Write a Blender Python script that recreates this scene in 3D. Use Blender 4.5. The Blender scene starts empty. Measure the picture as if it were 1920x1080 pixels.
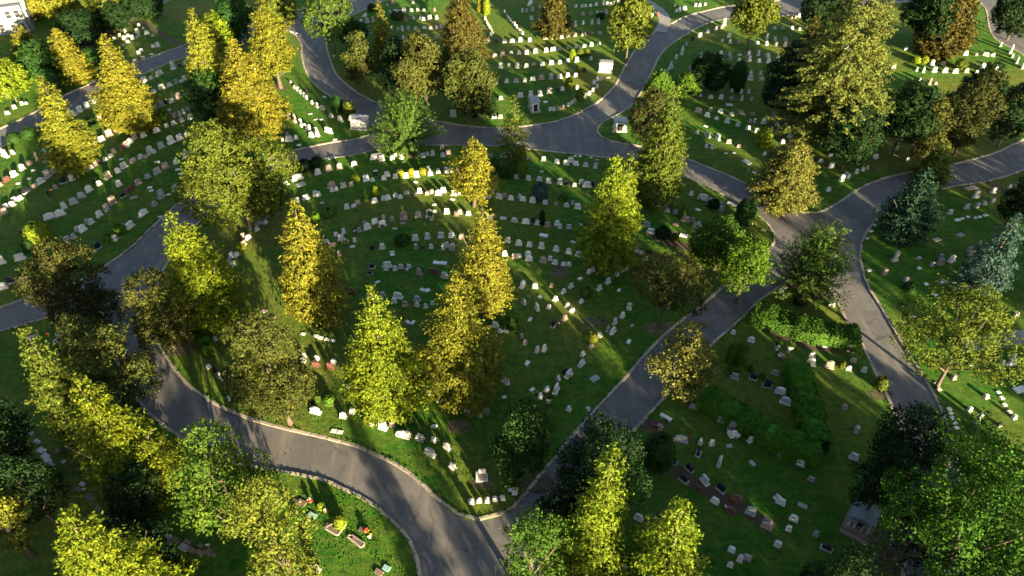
import bpy, bmesh, math, random, re
import numpy as np
from mathutils import Vector, Matrix
from mathutils.geometry import tessellate_polygon

random.seed(11)
S = bpy.context.scene
COL = S.collection
R = math.radians

# ------------------------------------------------------------------ camera, light, exposure
CAM_H, PITCH, FOC = 62.0, R(42.0), 1350.0          # metres above ground, tilt below horizon, focal length in 1920-px units
cam = bpy.data.objects.new("camera", bpy.data.cameras.new("camera"))
COL.objects.link(cam)
cam.location = (0, 0, CAM_H)
cam.rotation_euler = (math.pi / 2 - PITCH, 0, 0)
cam.data.sensor_width = 36.0
cam.data.lens = FOC / 1920 * 36.0
cam.data.clip_start, cam.data.clip_end = 0.5, 4000
S.camera = cam

SUN_EL, SUN_AZ = R(11.0), R(30.0)                   # low evening sun behind the camera's right shoulder
sun_from = Vector((math.sin(SUN_AZ) * math.cos(SUN_EL), -math.cos(SUN_AZ) * math.cos(SUN_EL), math.sin(SUN_EL)))
W = bpy.data.worlds.new("World")
S.world = W
W.use_nodes = True
wn = W.node_tree.nodes
sky = wn.new("ShaderNodeTexSky")
sky.sky_type = 'NISHITA'
sky.sun_disc = False
sky.sun_elevation = SUN_EL
sky.sun_rotation = math.atan2(sun_from.x, sun_from.y)
sky.air_density, sky.dust_density, sky.ozone_density = 1.0, 0.8, 0.4
wn["Background"].inputs[1].default_value = 0.05
W.node_tree.links.new(sky.outputs[0], wn["Background"].inputs[0])
sun = bpy.data.objects.new("sun", bpy.data.lights.new("sun", 'SUN'))
COL.objects.link(sun)
sun.data.energy = 5.0
sun.data.angle = R(0.5)
sun.data.color = (1.0, 0.80, 0.47)
sun.rotation_euler = sun_from.to_track_quat('Z', 'Y').to_euler()
sun.location = sun_from * 150

S.view_settings.view_transform = 'Standard'
S.view_settings.look = 'None'
S.view_settings.exposure = 2.72
S.view_settings.gamma = 1.0
S.view_settings.use_curve_mapping = False
S.cycles.max_bounces = 4
S.cycles.diffuse_bounces = 2
S.cycles.transparent_max_bounces = 4

# ------------------------------------------------------------------ helpers
CP, SP = math.cos(PITCH), math.sin(PITCH)


def ray(px, py):
    x, y = (px - 960) / FOC, (540 - py) / FOC
    return x, CP + y * SP, -SP + y * CP


def G(px, py, z=0.1):
    """the point of the ground that the survey photograph shows at (px, py)"""
    X, Y, Z = ray(px, py)
    t = (CAM_H - z) / -Z
    return Vector((X * t, Y * t, z))


def mpp(p):
    """metres per photograph pixel at a point"""
    return (p.y * CP + (CAM_H - p.z) * SP) / FOC


def height_to(p, px, py):
    """height above the ground point p of the thing whose top shows at (px, py)"""
    X, Y, Z = ray(px, py)
    return CAM_H + Z * (p.y / Y) - p.z


TX = {c: (x, y) for c, x, y in (("A", 0, 0), ("B", 480, 0), ("C", 960, 0), ("D", 1420, 0), ("E", 0, 270), ("F", 480, 270), ("G", 960, 270), ("H", 1420, 270),
      ("I", 0, 530), ("J", 480, 530), ("K", 960, 530), ("L", 1420, 530), ("M", 0, 800), ("N", 480, 800), ("O", 960, 800), ("P", 1420, 800))}


def TP(tile, x, y):
    return TX[tile][0] + x / 3.84, TX[tile][1] + y / 3.84


def tag(o, label=None, cat=None, group=None, kind=None):
    for k, v in (("label", label), ("category", cat), ("group", group), ("kind", kind)):
        if v:
            o[k] = v
    return o


def link(name, me, parent=None, mat=None):
    o = bpy.data.objects.new(name, me)
    COL.objects.link(o)
    if parent:
        o.parent = parent
    if mat and me and not me.materials:
        me.materials.append(mat)
    return o


def empty(name, loc, rz=0.0):
    o = bpy.data.objects.new(name, None)
    o.empty_display_size = 0.2
    COL.objects.link(o)
    o.location = loc
    o.rotation_euler.z = rz
    return o


def bm_mesh(bm, name, mat=None, smooth=False):
    me = bpy.data.meshes.new(name)
    bm.normal_update()
    bm.to_mesh(me)
    bm.free()
    if smooth:
        for p in me.polygons:
            p.use_smooth = True
    if mat:
        me.materials.append(mat)
    return me


def add_box(bm, c, s, bevel=0.0, taper=1.0, rz=0.0):
    r = bmesh.ops.create_cube(bm, size=1.0)
    vs = r["verts"]
    for v in vs:
        k = taper if v.co.z > 0 else 1.0
        v.co = Vector((v.co.x * s[0] * k, v.co.y * s[1] * k, v.co.z * s[2]))
    if rz:
        bmesh.ops.rotate(bm, verts=vs, matrix=Matrix.Rotation(rz, 3, 'Z'))
    bmesh.ops.translate(bm, verts=vs, vec=c)
    if bevel:
        es = list({e for v in vs for e in v.link_edges})
        bmesh.ops.bevel(bm, geom=es, offset=bevel, segments=1, affect='EDGES')


def add_tube(bm, pts, rad, sides=7):
    rings = []
    for i, p in enumerate(pts):
        p = Vector(p)
        d = (Vector(pts[min(i + 1, len(pts) - 1)]) - Vector(pts[max(i - 1, 0)])).normalized()
        a = d.orthogonal().normalized()
        b = d.cross(a)
        rings.append([bm.verts.new(p + (a * math.cos(k * 2 * math.pi / sides) + b * math.sin(k * 2 * math.pi / sides)) * rad[i]) for k in range(sides)])
    for i in range(len(rings) - 1):
        A, B = rings[i], rings[i + 1]
        # line the second ring up with the first
        off = min(range(sides), key=lambda o: sum((A[k].co - B[(k + o) % sides].co).length for k in range(sides)))
        B = rings[i + 1] = B[off:] + B[:off]
        for k in range(sides):
            bm.faces.new((A[k], A[(k + 1) % sides], B[(k + 1) % sides], B[k]))
    bm.faces.new(rings[-1])


def np_mesh(name, V, quads, mat=None, smooth=False):
    me = bpy.data.meshes.new(name)
    n = len(quads)
    me.vertices.add(len(V))
    me.vertices.foreach_set("co", V.astype(np.float32).ravel())
    me.loops.add(n * 4)
    me.polygons.add(n)
    me.loops.foreach_set("vertex_index", quads.astype(np.int32).ravel())
    me.polygons.foreach_set("loop_start", np.arange(0, n * 4, 4, dtype=np.int32))
    me.update(calc_edges=True)
    if smooth:
        me.polygons.foreach_set("use_smooth", np.ones(n, dtype=bool))
    if mat:
        me.materials.append(mat)
    return me


# ------------------------------------------------------------------ materials
def mat_new(name):
    m = bpy.data.materials.new(name)
    m.use_nodes = True
    n, l = m.node_tree.nodes, m.node_tree.links
    return m, n, l, n["Principled BSDF"]


def noise(n, l, vec, scale, detail=4.0, rough=0.55):
    t = n.new("ShaderNodeTexNoise")
    t.inputs["Scale"].default_value = scale
    t.inputs["Detail"].default_value = detail
    t.inputs["Roughness"].default_value = rough
    if vec is not None:
        l.new(vec, t.inputs["Vector"])
    return t.outputs["Fac"]


def ramp(n, l, fac, stops):
    r = n.new("ShaderNodeValToRGB")
    e = r.color_ramp.elements
    while len(e) < len(stops):
        e.new(0.5)
    for i, (p, c) in enumerate(stops):
        e[i].position = p
        e[i].color = (*c, 1) if len(c) == 3 else c
    l.new(fac, r.inputs[0])
    return r.outputs[0]


def mix(n, l, fac, a, b, mode='MIX'):
    m = n.new("ShaderNodeMix")
    m.data_type = 'RGBA'
    m.blend_type = mode
    for sock, v in ((m.inputs[0], fac), (m.inputs[6], a), (m.inputs[7], b)):
        if hasattr(v, "links"):
            l.new(v, sock)
        else:
            sock.default_value = v if isinstance(v, float) else (*v, 1)
    return m.outputs[2]


def bump(n, l, b, height, strength, dist):
    k = n.new("ShaderNodeBump")
    k.inputs["Strength"].default_value = strength
    k.inputs["Distance"].default_value = dist
    l.new(height, k.inputs["Height"])
    l.new(k.outputs[0], b.inputs["Normal"])


def coords(n, scale=(1, 1, 1), rz=0.0, out="Object"):
    tc = n.new("ShaderNodeTexCoord")
    mp = n.new("ShaderNodeMapping")
    mp.inputs["Scale"].default_value = scale
    mp.inputs["Rotation"].default_value = (0, 0, rz)
    n.id_data.links.new(tc.outputs[out], mp.inputs["Vector"])
    return mp.outputs[0]


def make_grass():
    m, n, l, b = mat_new("lawn_grass")
    v = coords(n)
    big = noise(n, l, v, 0.045, 4)
    mid = noise(n, l, v, 0.35, 5, 0.65)
    fine = noise(n, l, v, 3.2, 5, 0.75)
    blade = noise(n, l, v, 14.0, 3, 0.7)
    streak = noise(n, l, coords(n, (0.22, 1.7, 1), R(-28)), 1.0, 4)
    base = ramp(n, l, mid, [(0.28, (0.014, 0.080, 0.009)), (0.50, (0.030, 0.108, 0.012)), (0.70, (0.066, 0.120, 0.018))])
    dry = ramp(n, l, fine, [(0.35, (0.080, 0.105, 0.020)), (0.70, (0.145, 0.124, 0.034))])
    dfac = ramp(n, l, big, [(0.44, (0, 0, 0)), (0.64, (0.85, 0.85, 0.85))])
    c = mix(n, l, dfac, base, dry)
    c = mix(n, l, ramp(n, l, streak, [(0.42, (0, 0, 0)), (0.66, (0.5, 0.5, 0.5))]), c, (0.098, 0.126, 0.028))
    bare = ramp(n, l, noise(n, l, v, 0.16, 6, 0.7), [(0.62, (0, 0, 0)), (0.74, (0.75, 0.75, 0.75))])
    c = mix(n, l, bare, c, (0.120, 0.100, 0.048))
    c = mix(n, l, 0.9, c, ramp(n, l, blade, [(0.3, (0.5, 0.58, 0.5)), (0.7, (1.7, 1.6, 1.4))]), 'MULTIPLY')
    c = mix(n, l, 0.7, c, ramp(n, l, noise(n, l, v, 1.3, 4, 0.7), [(0.32, (0.55, 0.62, 0.6)), (0.68, (1.6, 1.5, 1.3))]), 'MULTIPLY')
    l.new(c, b.inputs["Base Color"])
    b.inputs["Roughness"].default_value = 0.9
    b.inputs["Specular IOR Level"].default_value = 0.1
    h = mix(n, l, 0.55, fine, blade)
    bump(n, l, b, h, 1.0, 0.28)
    return m


def make_asphalt():
    m, n, l, b = mat_new("asphalt")
    v = coords(n)
    c = ramp(n, l, noise(n, l, v, 0.22, 5, 0.6), [(0.3, (0.092, 0.091, 0.096)), (0.7, (0.135, 0.130, 0.130))])
    patch = ramp(n, l, noise(n, l, coords(n, (0.05, 0.14, 1), R(35)), 1.0, 2), [(0.56, (0, 0, 0)), (0.58, (0.5, 0.5, 0.5))])
    c = mix(n, l, patch, c, (0.082, 0.083, 0.090))
    vor = n.new("ShaderNodeTexVoronoi")
    vor.feature = 'DISTANCE_TO_EDGE'
    vor.inputs["Scale"].default_value = 0.17
    wn_ = n.new("ShaderNodeTexNoise")
    wn_.inputs["Scale"].default_value = 0.6
    l.new(v, wn_.inputs["Vector"])
    sc_ = n.new("ShaderNodeVectorMath")
    sc_.operation = 'MULTIPLY_ADD'
    sc_.inputs[1].default_value = (2.2, 2.2, 0)
    l.new(wn_.outputs["Color"], sc_.inputs[0])
    l.new(v, sc_.inputs[2])
    wob = sc_.outputs[0]
    l.new(wob, vor.inputs["Vector"])
    crack = ramp(n, l, vor.outputs["Distance"], [(0.0, (0.6, 0.6, 0.6)), (0.014, (0, 0, 0))])
    gate = ramp(n, l, noise(n, l, v, 0.11, 2), [(0.40, (0, 0, 0)), (0.48, (1, 1, 1))])
    c = mix(n, l, mix(n, l, 1.0, crack, gate, 'MULTIPLY'), c, (0.022, 0.021, 0.02))
    stain = ramp(n, l, noise(n, l, v, 0.75, 6, 0.7), [(0.44, (0, 0, 0)), (0.72, (0.5, 0.5, 0.5))])
    c = mix(n, l, stain, c, (0.078, 0.078, 0.082))
    dust = ramp(n, l, noise(n, l, coords(n, (0.9, 0.12, 1), R(40)), 1.0, 4), [(0.5, (0, 0, 0)), (0.7, (0.6, 0.6, 0.6))])
    c = mix(n, l, dust, c, (0.185, 0.165, 0.150))
    grain = noise(n, l, v, 26.0, 3, 0.7)
    c = mix(n, l, 0.6, c, ramp(n, l, grain, [(0.3, (0.7, 0.7, 0.7)), (0.7, (1.3, 1.3, 1.3))]), 'MULTIPLY')
    l.new(c, b.inputs["Base Color"])
    b.inputs["Roughness"].default_value = 0.8
    b.inputs["Specular IOR Level"].default_value = 0.3
    bump(n, l, b, grain, 0.5, 0.02)
    return m


def make_speckled(name, col, var=0.25, rough=0.6, scale=9.0, stain=0.0):
    """plain mineral or earth: colour with mottling, grain and some weather stain"""
    m, n, l, b = mat_new(name)
    v = coords(n)
    oi = n.new("ShaderNodeObjectInfo")
    lo, hi = 1 - var, 1 + var
    f = noise(n, l, v, scale, 5, 0.7)
    c = mix(n, l, 1.0, col, ramp(n, l, f, [(0.3, (lo,) * 3), (0.7, (hi,) * 3)]), 'MULTIPLY')
    c = mix(n, l, 1.0, c, ramp(n, l, oi.outputs["Random"], [(0.0, (0.72, 0.72, 0.74)), (1.0, (1.12, 1.1, 1.06))]), 'MULTIPLY')
    if stain:
        s = ramp(n, l, noise(n, l, v, 1.7, 6, 0.75), [(0.5, (0, 0, 0)), (0.72, (stain,) * 3)])
        c = mix(n, l, s, c, (0.06, 0.055, 0.045))
    l.new(c, b.inputs["Base Color"])
    b.inputs["Roughness"].default_value = rough
    b.inputs["Specular IOR Level"].default_value = 0.3
    return m


def make_leaf():
    m, n, l, b = mat_new("foliage")
    oi = n.new("ShaderNodeObjectInfo")
    geo = n.new("ShaderNodeNewGeometry")
    hsv = n.new("ShaderNodeHueSaturation")
    l.new(oi.outputs["Color"], hsv.inputs["Color"])
    for sock, lo, hi in (("Hue", 0.48, 0.515), ("Value", 0.72, 1.3)):
        mr = n.new("ShaderNodeMapRange")
        mr.inputs["To Min"].default_value, mr.inputs["To Max"].default_value = lo, hi
        l.new(geo.outputs["Random Per Island"], mr.inputs["Value"])
        l.new(mr.outputs[0], hsv.inputs[sock])
    v = coords(n)
    c = mix(n, l, 0.8, hsv.outputs[0], ramp(n, l, noise(n, l, v, 0.5, 3), [(0.3, (0.62, 0.72, 0.8)), (0.7, (1.32, 1.25, 1.0))]), 'MULTIPLY')
    c = mix(n, l, 0.8, c, ramp(n, l, noise(n, l, v, 2.4, 2), [(0.3, (0.62, 0.66, 0.7)), (0.7, (1.4, 1.34, 1.15))]), 'MULTIPLY')
    l.new(c, b.inputs["Base Color"])
    b.inputs["Roughness"].default_value = 0.6
    b.inputs["Specular IOR Level"].default_value = 0.08
    tr = n.new("ShaderNodeBsdfTranslucent")
    l.new(c, tr.inputs["Color"])
    mx = n.new("ShaderNodeMixShader")
    mx.inputs[0].default_value = 0.22
    l.new(b.outputs[0], mx.inputs[1])
    l.new(tr.outputs[0], mx.inputs[2])
    l.new(mx.outputs[0], n["Material Output"].inputs["Surface"])
    return m


def make_bark():
    m, n, l, b = mat_new("bark")
    c = ramp(n, l, noise(n, l, coords(n, (6, 6, 1.2)), 1.0, 5, 0.7), [(0.3, (0.040, 0.029, 0.021)), (0.7, (0.115, 0.085, 0.062))])
    l.new(c, b.inputs["Base Color"])
    b.inputs["Roughness"].default_value = 0.9
    return m


def make_plain(name, col, rough=0.5, metal=0.0):
    m, n, l, b = mat_new(name)
    f = noise(n, l, coords(n), 12.0, 3)
    l.new(mix(n, l, 1.0, col, ramp(n, l, f, [(0.3, (0.85,) * 3), (0.7, (1.15,) * 3)]), 'MULTIPLY'), b.inputs["Base Color"])
    b.inputs["Roughness"].default_value = rough
    b.inputs["Metallic"].default_value = metal
    return m


GRASS, ASPH, LEAF, BARK = make_grass(), make_asphalt(), make_leaf(), make_bark()
KERB = make_speckled("kerb_concrete", (0.34, 0.29, 0.25), 0.28, 0.85, 6.0, 0.55)
CONC = make_speckled("path_concrete", (0.30, 0.29, 0.28), 0.15, 0.85, 1.2, 0.3)
DIRT = make_speckled("bare_earth", (0.092, 0.080, 0.044), 0.55, 0.95, 1.6)
MULCH = make_speckled("bark_mulch", (0.075, 0.052, 0.034), 0.6, 0.95, 7.0)
STONE = {
    "w": make_speckled("pale_granite", (0.62, 0.62, 0.60), 0.16, 0.55, 5.0, 0.30),
    "g": make_speckled("grey_granite", (0.34, 0.35, 0.36), 0.2, 0.5, 6.0, 0.25),
    "p": make_speckled("pink_granite", (0.33, 0.26, 0.23), 0.25, 0.5, 6.0, 0.2),
    "d": make_speckled("black_granite", (0.022, 0.023, 0.027), 0.3, 0.18, 9.0),
    "r": make_speckled("red_granite", (0.13, 0.062, 0.052), 0.3, 0.4, 7.0),
    "b": make_speckled("brown_slab", (0.17, 0.125, 0.10), 0.3, 0.7, 4.0, 0.3),
    "t": make_speckled("verdigris_plaque", (0.22, 0.40, 0.42), 0.2, 0.5, 6.0),
}
SWORD = {"w": "pale", "g": "grey", "p": "pink granite", "d": "black granite", "r": "red granite", "b": "brown", "t": "pale turquoise"}
MARBLE = make_speckled("white_marble", (0.66, 0.65, 0.62), 0.08, 0.5, 2.0, 0.2)
SLATE = make_speckled("roof_stone", (0.26, 0.27, 0.29), 0.15, 0.6, 2.0, 0.3)
BRONZE = make_plain("bronze_door", (0.05, 0.045, 0.03), 0.4, 0.7)
GLASS = make_plain("window_glass", (0.03, 0.035, 0.04), 0.08)
SIDING = make_plain("shaded_siding", (0.14, 0.16, 0.175), 0.7)  # pale siding darkened in colour, standing in for shade on the walls
SHINGLE = make_speckled("roof_shingle", (0.13, 0.16, 0.19), 0.25, 0.8, 3.0)
WHITE = make_plain("white_paint", (0.75, 0.75, 0.73), 0.5)
TERRA = make_plain("terracotta", (0.26, 0.10, 0.05), 0.8)
PETAL = {k: make_plain("petal_" + k, c, 0.6) for k, c in (("red", (0.45, 0.02, 0.02)), ("pink", (0.50, 0.07, 0.22)), ("white", (0.72, 0.70, 0.66)),
         ("yellow", (0.62, 0.42, 0.03)), ("orange", (0.55, 0.16, 0.03)), ("purple", (0.30, 0.05, 0.22)), ("blue", (0.08, 0.10, 0.45)))}
FLAGRED, FLAGBLUE = make_plain("flag_red", (0.42, 0.03, 0.035), 0.7), make_plain("flag_blue", (0.03, 0.04, 0.15), 0.7)

# ------------------------------------------------------------------ ground, lawns, kerbs
def poly_sheet(name, pts, z, mat, thick=0.0, kind="structure", parent=None):
    """flat sheet with the outline PTS (world xy), with a skirt THICK deep"""
    P = [Vector((p[0], p[1], z)) for p in pts]
    tris = tessellate_polygon([P])
    bm = bmesh.new()
    vs = [bm.verts.new(p) for p in P]
    for t in tris:
        try:
            f = bm.faces.new([vs[i] for i in t])
        except ValueError:
            continue
    bm.normal_update()
    for f in bm.faces:
        if f.normal.z < 0:
            f.normal_flip()
    if thick:
        lo = [bm.verts.new(p - Vector((0, 0, thick))) for p in P]
        for i in range(len(P)):
            j = (i + 1) % len(P)
            bm.faces.new((vs[i], vs[j], lo[j], lo[i]))
        bmesh.ops.recalc_face_normals(bm, faces=[f for f in bm.faces])
    o = link(name, bm_mesh(bm, name, mat), parent)
    if kind and not parent:
        o["kind"] = kind
    return o


def smooth(pts, step=0.9, closed=False):
    """Catmull-Rom through world points, evenly resampled"""
    P = [np.array(p[:2]) for p in pts]
    n = len(P)
    out = []
    segs = n if closed else n - 1
    for i in range(segs):
        if closed:
            a, b, c, d = P[(i - 1) % n], P[i], P[(i + 1) % n], P[(i + 2) % n]
        else:
            a, b, c, d = P[max(i - 1, 0)], P[i], P[i + 1], P[min(i + 2, n - 1)]
        tt = [0.0]
        for u, v in ((a, b), (b, c), (c, d)):
            tt.append(tt[-1] + max(np.linalg.norm(v - u), 1e-4) ** 0.5)
        t0, t1, t2, t3 = tt
        k = max(2, int(np.linalg.norm(c - b) / step))
        for j in range(k):
            t = t1 + (t2 - t1) * j / k
            A1 = (t1 - t) / (t1 - t0) * a + (t - t0) / (t1 - t0) * b if t1 > t0 else b
            A2 = (t2 - t) / (t2 - t1) * b + (t - t1) / (t2 - t1) * c
            A3 = (t3 - t) / (t3 - t2) * c + (t - t2) / (t3 - t2) * d if t3 > t2 else c
            B1 = (t2 - t) / (t2 - t0) * A1 + (t - t0) / (t2 - t0) * A2
            B2 = (t3 - t) / (t3 - t1) * A2 + (t - t1) / (t3 - t1) * A3
            out.append((t2 - t) / (t2 - t1) * B1 + (t - t1) / (t2 - t1) * B2)
    if not closed:
        out.append(P[-1])
    return out


def GP(px):
    return [G(x, y, 0.1) for x, y in px]


terrain = poly_sheet("ground", [(-1800, -500), (1800, -500), (1800, 2200), (-1800, 2200)], -0.06, GRASS)
road = poly_sheet("road", [(-230, -40), (230, -40), (330, 420), (-330, 420)], 0.0, ASPH)

# road-edge chains surveyed from the photograph, then points that close each lawn out of sight
LAWNS = [
    ("central_lawn", [(897, 976), (943, 964), (960, 955), (986, 928), (1029, 874), (1069, 826), (1112, 776), (1173, 710), (1231, 645), (1283, 598), (1317, 574),
      (1362, 535), (1410, 503), (1442, 472), (1455, 452), (1453, 437), (1439, 416), (1418, 400), (1387, 379), (1351, 361), (1301, 338), (1235, 315), (1168, 299),
      (1116, 292), (1007, 280), (936, 273), (870, 271), (803, 272), (714, 279), (647, 292), (558, 302), (500, 321), (440, 356), (395, 393), (345, 445), (304, 505),
      (283, 560), (280, 605), (294, 645), (315, 678), (338, 710), (367, 736), (404, 759), (463, 785), (542, 807), (600, 820), (636, 829), (670, 839), (733, 868),
      (766, 888), (800, 920), (831, 946), (858, 966)], None),
    ("lower_left_lawn", [(-90, 650), (-40, 632), (0, 620), (34, 609), (75, 598), (110, 589), (150, 580), (174, 577), (193, 586), (204, 600), (208, 625), (217, 660), (233, 700),
      (255, 740), (284, 775), (325, 806), (385, 843), (427, 861), (480, 873), (535, 883), (569, 888), (610, 898), (647, 915), (688, 935), (730, 967), (761, 998),
      (777, 1024), (785, 1050), (790, 1080), (798, 1140)], [(800, 1420), (-500, 1420), (-500, 800)]),
    ("left_lawn", [(-90, 607), (-40, 590), (0, 577), (34, 565), (57, 558), (120, 540), (165, 520), (195, 501), (242, 468), (286, 426), (339, 379), (375, 355), (440, 321), (500, 298),
      (563, 279), (623, 267), (675, 259), (700, 250), (703, 238), (690, 223), (662, 207), (626, 183), (595, 161), (579, 141), (571, 122), (567, 99), (566, 83), (556, 66), (532, 57),
      (495, 64), (440, 80), (352, 104), (250, 146), (182, 180), (125, 211), (60, 243), (29, 260), (-60, 312), (-120, 345)], [(-500, 450), (-500, 700)]),
    ("upper_left_lawn", [(-120, 310), (-60, 278), (0, 241), (39, 224), (76, 204), (117, 181), (182, 151), (242, 122), (346, 85), (440, 54), (536, 26), (566, 18), (640, -3), (730, -35), (780, -60)],
     [(800, -470), (-2200, -470), (-1600, 241)]),
    ("upper_lawn", [(860, -60), (800, -28), (714, 3), (669, 24), (628, 46), (611, 66), (612, 90), (615, 104), (621, 122), (628, 138), (649, 159), (673, 177), (709, 194), (760, 212), (829, 229),
      (871, 236), (936, 240), (989, 236), (1038, 229), (1077, 216), (1116, 195), (1142, 174), (1160, 151), (1171, 128), (1181, 112), (1194, 91), (1210, 76), (1233, 57), (1254, 47), (1285, 31),
      (1325, 20), (1361, 12), (1382, 10), (1450, 2), (1540, -8), (1650, -24), (1780, -50)], [(1850, -470), (860, -470)]),
    ("right_lawn", [(1382, 34), (1351, 36), (1325, 43), (1285, 64), (1259, 81), (1239, 99), (1223, 130), (1207, 161), (1187, 193), (1166, 209), (1129, 229), (1119, 238), (1119, 251), (1132, 260),
      (1158, 267), (1176, 270), (1240, 284), (1301, 303), (1325, 313), (1366, 330), (1418, 356), (1459, 382), (1488, 395), (1524, 400), (1545, 396), (1576, 379), (1602, 361), (1628, 346),
      (1667, 332), (1696, 326), (1750, 316), (1805, 304), (1850, 292), (1870, 286), (1904, 270), (1960, 238), (1998, 205), (1985, 170), (1950, 130), (1915, 99), (1868, 73), (1856, 50),
      (1848, 15), (1820, -8), (1740, -2), (1600, 14), (1500, 26), (1440, 31)], None),
    ("far_right_lawn", [(2080, 245), (2000, 285), (1950, 305), (1894, 326), (1847, 339), (1795, 347), (1740, 358), (1696, 372), (1670, 385), (1644, 408), (1626, 429), (1615, 450), (1611, 478), (1617, 510),
      (1628, 541), (1652, 577), (1683, 632), (1733, 710), (1756, 751), (1777, 806), (1790, 850), (1797, 900), (1800, 960), (1800, 1040), (1800, 1140)],
     [(1800, 1420), (2900, 1420), (2900, 245)]),
    ("lower_right_lawn", [(1690, 1140), (1700, 1040), (1706, 960), (1704, 880), (1697, 830), (1683, 785), (1665, 738), (1647, 704), (1613, 634), (1592, 606), (1559, 540), (1540, 521), (1505, 516), (1475, 526),
      (1455, 540), (1420, 563), (1390, 594), (1332, 645), (1250, 736), (1192, 800), (1130, 870), (1085, 925), (1045, 980), (1020, 1030), (1010, 1080), (1008, 1140)],
     [(1008, 1420), (1690, 1420)]),
    ("corner_lawn", [(1870, -60), (1878, -20), (1890, 25), (1930, 52), (1985, 100), (2050, 160), (2120, 215)], [(2900, 215), (2900, -300), (1900, -470)]),
]

bmk = bmesh.new()
add_box(bmk, (0, 0, 0), (1, 1, 1), 0.0)
bmesh.ops.bevel(bmk, geom=[e for e in bmk.edges if all(v.co.z > 0 for v in e.verts)], offset=0.06, segments=1, affect='EDGES')
KERB_ME = bm_mesh(bmk, "kerb_stone", KERB)
rk = random.Random(5)
for name, chain, close in LAWNS:
    W1 = GP(chain)
    pts = smooth(W1, 0.9, close is None)
    outline = [tuple(p) for p in pts]
    full = outline + ([tuple(p[:2]) for p in GP(close)] if close else [])
    area = sum(full[i][0] * full[(i + 1) % len(full)][1] - full[(i + 1) % len(full)][0] * full[i][1] for i in range(len(full)))
    poly_sheet(name, full, 0.1, GRASS, 0.13)
    side = 1 if area > 0 else -1                    # inside lies to the left when counter-clockwise
    # kerb stones: laid one by one along the road edge
    root = empty(name.replace("_lawn", "_kerb"), (0, 0, 0))
    root["kind"] = "structure"
    A = np.array(outline + ([outline[0]] if close is None else []))
    seg = np.linalg.norm(np.diff(A, axis=0), axis=1)
    cum = np.concatenate([[0], np.cumsum(seg)])
    s = 0.0
    cnt = 0
    while s < cum[-1] - 0.8:
        L = rk.uniform(1.5, 2.3)
        e = min(s + L, cum[-1])
        a = np.array([np.interp(s, cum, A[:, 0]), np.interp(s, cum, A[:, 1])])
        b = np.array([np.interp(e, cum, A[:, 0]), np.interp(e, cum, A[:, 1])])
        d = b - a
        ln = np.linalg.norm(d)
        s = e
        mid = (a + b) / 2
        if ln < 0.4 or abs(mid[0]) > 0.62 * mid[1] + 45 or mid[1] > 190:
            continue
        nrm = np.array([-d[1], d[0]]) / ln * side
        c = mid + nrm * 0.15
        k = bpy.data.objects.new("kerb_stone", KERB_ME)
        COL.objects.link(k)
        k.parent = root
        k.location = (c[0] + rk.uniform(-0.03, 0.03), c[1] + rk.uniform(-0.03, 0.03), 0.05 + rk.uniform(-0.025, 0.02))
        k.rotation_euler = (rk.uniform(-0.02, 0.02), 0, math.atan2(d[1], d[0]) + rk.uniform(-0.006, 0.006))
        k.scale = (ln - rk.choice([0.05, 0.06, 0.12]), rk.uniform(0.31, 0.37), 0.17)
        cnt += 1
        if cnt >= 300:
            break


def strip(name, px, width, z, mat):
    P = smooth(GP(px), 0.8)
    L, Rr = [], []
    for i, p in enumerate(P):
        d = P[min(i + 1, len(P) - 1)] - P[max(i - 1, 0)]
        d = d / np.linalg.norm(d)
        nn = np.array([-d[1], d[0]]) * width / 2 * (1 + 0.06 * math.sin(i * 1.7))
        L.append(tuple(p + nn))
        Rr.append(tuple(p - nn))
    return poly_sheet(name, L + Rr[::-1], z, mat)


strip("concrete_path", [(1237, 60), (1246, 42), (1243, 28), (1228, 13), (1205, 0), (1180, -14)], 2.6, 0.112, CONC)
strip("dirt_path", [(146, 96), (175, 80), (205, 64), (247, 43), (264, 40), (285, 53), (310, 68), (338, 87)], 1.5, 0.108, DIRT)
strip("street", [(-20, 150), (60, 112), (150, 74), (230, 36), (312, -6), (400, -48)], 4.5, 0.104, ASPH)
strip("gravel_path", [(1790, 645), (1850, 642), (1905, 633), (2000, 622)], 2.2, 0.106, CONC)
strip("side_path", [(1848, 338), (1870, 348), (1893, 360), (1930, 385)], 1.3, 0.107, DIRT)


def patch(px, py, rx, ry, mat, name="bare_earth_patch", z=0.105, rz=0.0):
    c = G(px, py, 0.1)
    rr = random.Random(int(px * 7 + py))
    pts = []
    for k in range(26):
        a = k / 26 * 2 * math.pi
        f = 1 + 0.18 * math.sin(a * 3 + rr.random() * 6) * rr.random() + rr.uniform(-0.12, 0.12)
        x, y = rx * f * math.cos(a), ry * f * math.sin(a)
        pts.append((c.x + x * math.cos(rz) - y * math.sin(rz), c.y + x * math.sin(rz) + y * math.cos(rz)))
    return poly_sheet(name, pts, z, mat)


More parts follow.
